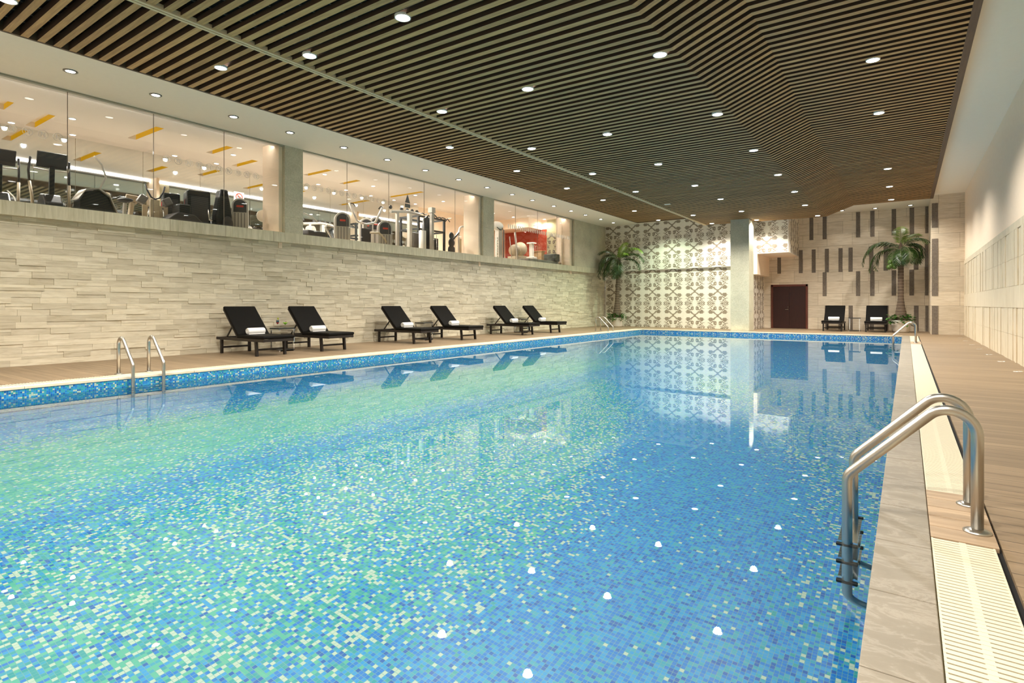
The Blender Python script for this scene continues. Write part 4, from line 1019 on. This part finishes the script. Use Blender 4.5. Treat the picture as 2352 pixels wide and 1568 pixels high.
# arrow decals on the second window
b = MB(); b.prism([(-.12, 0), (.12, 0), (0, .3)], 0, .003, 'x'); b.box(0, .003, -.12, .12, -.16, -.03)
q = onX(936, 466, -13.99); o = b.build('arrow_decal', simple('decal_grey', srgb(110, 108, 104), .7)); o.location = q; tag(o, 'grey arrow shaped decal on the middle window glass above the cable machine', 'decal')
# third bay
t = gm('cable_tower', -15.3, 20.65, 0, 'pale cable tower at the left of the last window with black grips', 'weight machine')
MB().box(-.12, .12, -.14, .14, 0, 1.95).build('housing', 'gsilver', t, .02); MB().ball((0, -.1, 2.05), .2, .4, .2).build('white_hood', 'frost', t); MB().tube([(.13, -.3, 1.95), (.15, .0, 2.0), (.13, .18, 1.9), (.14, -.05, 1.85), (.13, -.3, 1.95)], .018, 6).build('black_grip', 'gblack', t)
b = MB()
for k in range(9): b.box(.1, .14, -.33, -.22, .45 + k * .12, .54 + k * .12)
b.build('white_stack', 'frost', t); MB().tube([(.05, .3, 0), (.05, .33, 1.9)], .03, 8).build('rear_post', 'ggrey', t)
t = gm('stretch_post', -15.5, 22.35, 0, 'thin slanting silver posts before the terracotta wall', 'gym machine')
MB().tube([(0, -.1, 1.95), (0, .06, 1.0), (0, .16, 0)], .045, 8).build('slanting_post', 'gsilver', t); MB().tube([(0, -.55, 1.7), (0, -.38, .7)], .02, 6).build('thin_rod', 'gsilver', t); MB().box(-.2, .2, -.5, .4, 0, .4).build('foot', 'gtan', t)
for k, (px, py, rr_, lb) in enumerate([(1195, 572, .36, 'large pale exercise ball before the terracotta wall, the right one'), (1182, 575, .3, 'pale exercise ball before the terracotta wall, the left one')]):
    c = onX(px, py, -16.3 + .4 * k); o = MB().ball((0, 0, 0), rr_, rr_, rr_, n=24, m=16).build('exercise_ball', 'gtan'); o.location = c; tag(o, lb, 'ball', 'exercise balls')
    MB().box(c.x - .25, c.x + .25, c.y - .25, c.y + .25, GF, c.z - rr_ + .004).build('ball_stand', 'gtan').name = 'ball_stand'
    tag(bpy.data.objects['ball_stand'] if k == 0 else bpy.data.objects['ball_stand.001'], 'pale block under the %s exercise ball' % ('right' if k == 0 else 'left'), 'stand')
c = onX(1221, 582, -15.8); t = gm('column_lamp', c.x, c.y, 0, 'white column lamp with a flat cap before the terracotta wall', 'lamp')
hh = onX(1221, 557, -15.8).z - GF; MB().box(-.09, .09, -.09, .09, 0, hh - .06).build('shaft', 'frost', t); MB().box(-.18, .18, -.18, .18, hh - .06, hh).build('cap', 'frost', t); MB().box(-.22, .22, -.22, .22, 0, .9).build('foot', 'frost', t, .05)
c0, c1 = onX(1236, 580, -15.6), onX(1296, 583, -15.6); t = gm('reception_desk', -15.7, (c0.y + 24.8) / 2, 0, 'light oak reception desk in the last bay of the gym', 'desk')
hl = (24.8 - c0.y) / 2; MB().box(-.3, .3, -hl, hl, 0, 1.18).build('desk_body', 'oak', t, .01); MB().box(-.36, .36, -hl - .03, hl + .03, 1.18, 1.23).build('desk_top', 'oak', t, .005)
for s in (-1, 1): MB().tube([(-.1, s * hl * .5 - .2, 1.23), (-.1, s * hl * .5 - .2, 1.5), (-.1, s * hl * .5 + .2, 1.5), (-.1, s * hl * .5 + .2, 1.23)], .015, 6).build('top_rail', 'chrome', t)
t = gm('treadmill', -14.75, 23.2, 0, 'long grey treadmill deck behind the sill of the last window', 'treadmill'); MB().box(-.3, .3, -1.3, 1.4, .3, .62).build('running_deck', 'ggrey', t, .03); MB().box(-.34, .34, 1.0, 1.5, .62, 1.0).build('motor_hood', 'gpad', t, .05); MB().box(-.28, .28, -1.2, 1.3, 0, .3).build('frame', 'gpad', t)
# terracotta wall floral overlay
b = MB(); fx0, fx1 = onY(1200, 560, EY).x, onY(1255, 560, EY).x
floral(b, Vector((fx0, EY, 0)), Vector((1, 0, 0)), Vector((0, -1, 0)), 0, fx1 - fx0, 3.0, 4.5, .2, 3.6)
o = b.build('wall_gym_pattern', ['orangelt', 'orangelt']); o['kind'] = 'structure'
b = MB(); floral(b, Vector((eo, EY, 0)), Vector((1, 0, 0)), Vector((0, -1, 0)), .02, onY(1282, 540, EY).x - eo, 3.0, 4.9, .3, 3.6)
o = b.build('wall_gym_pattern', ['darkstone', 'darkstone']); o['kind'] = 'structure'

# ------------------------------------------------------------------ camera, world, look
cd = bpy.data.cameras.new('camera'); cd.sensor_width = 36; cd.lens = 36 * F / 2352; cd.shift_y = -(784 - HY) / 2352; cd.clip_start = .05; cd.clip_end = 200
cam = bpy.data.objects.new('camera', cd); col.objects.link(cam); cam.location = (0, 0, H); cam.rotation_euler = (PI / 2, 0, YAW); scene.camera = cam
w = bpy.data.worlds.new('world'); scene.world = w; w.use_nodes = True
w.node_tree.nodes['Background'].inputs[0].default_value = (.8, .75, .65, 1); w.node_tree.nodes['Background'].inputs[1].default_value = .3
vs = scene.view_settings; vs.view_transform = 'Standard'; vs.look = 'None'; vs.exposure = .85; vs.gamma = 1; vs.use_curve_mapping = False
cy = scene.cycles
cy.use_denoising = True; cy.denoiser = 'OPENIMAGEDENOISE'; cy.max_bounces = 8; cy.diffuse_bounces = 6; cy.glossy_bounces = 4; cy.transmission_bounces = 4; cy.transparent_max_bounces = 14
cy.caustics_reflective = False; cy.caustics_refractive = True; cy.sample_clamp_indirect = 6.; cy.use_light_tree = True; cy.use_adaptive_sampling = True; cy.adaptive_threshold = .02
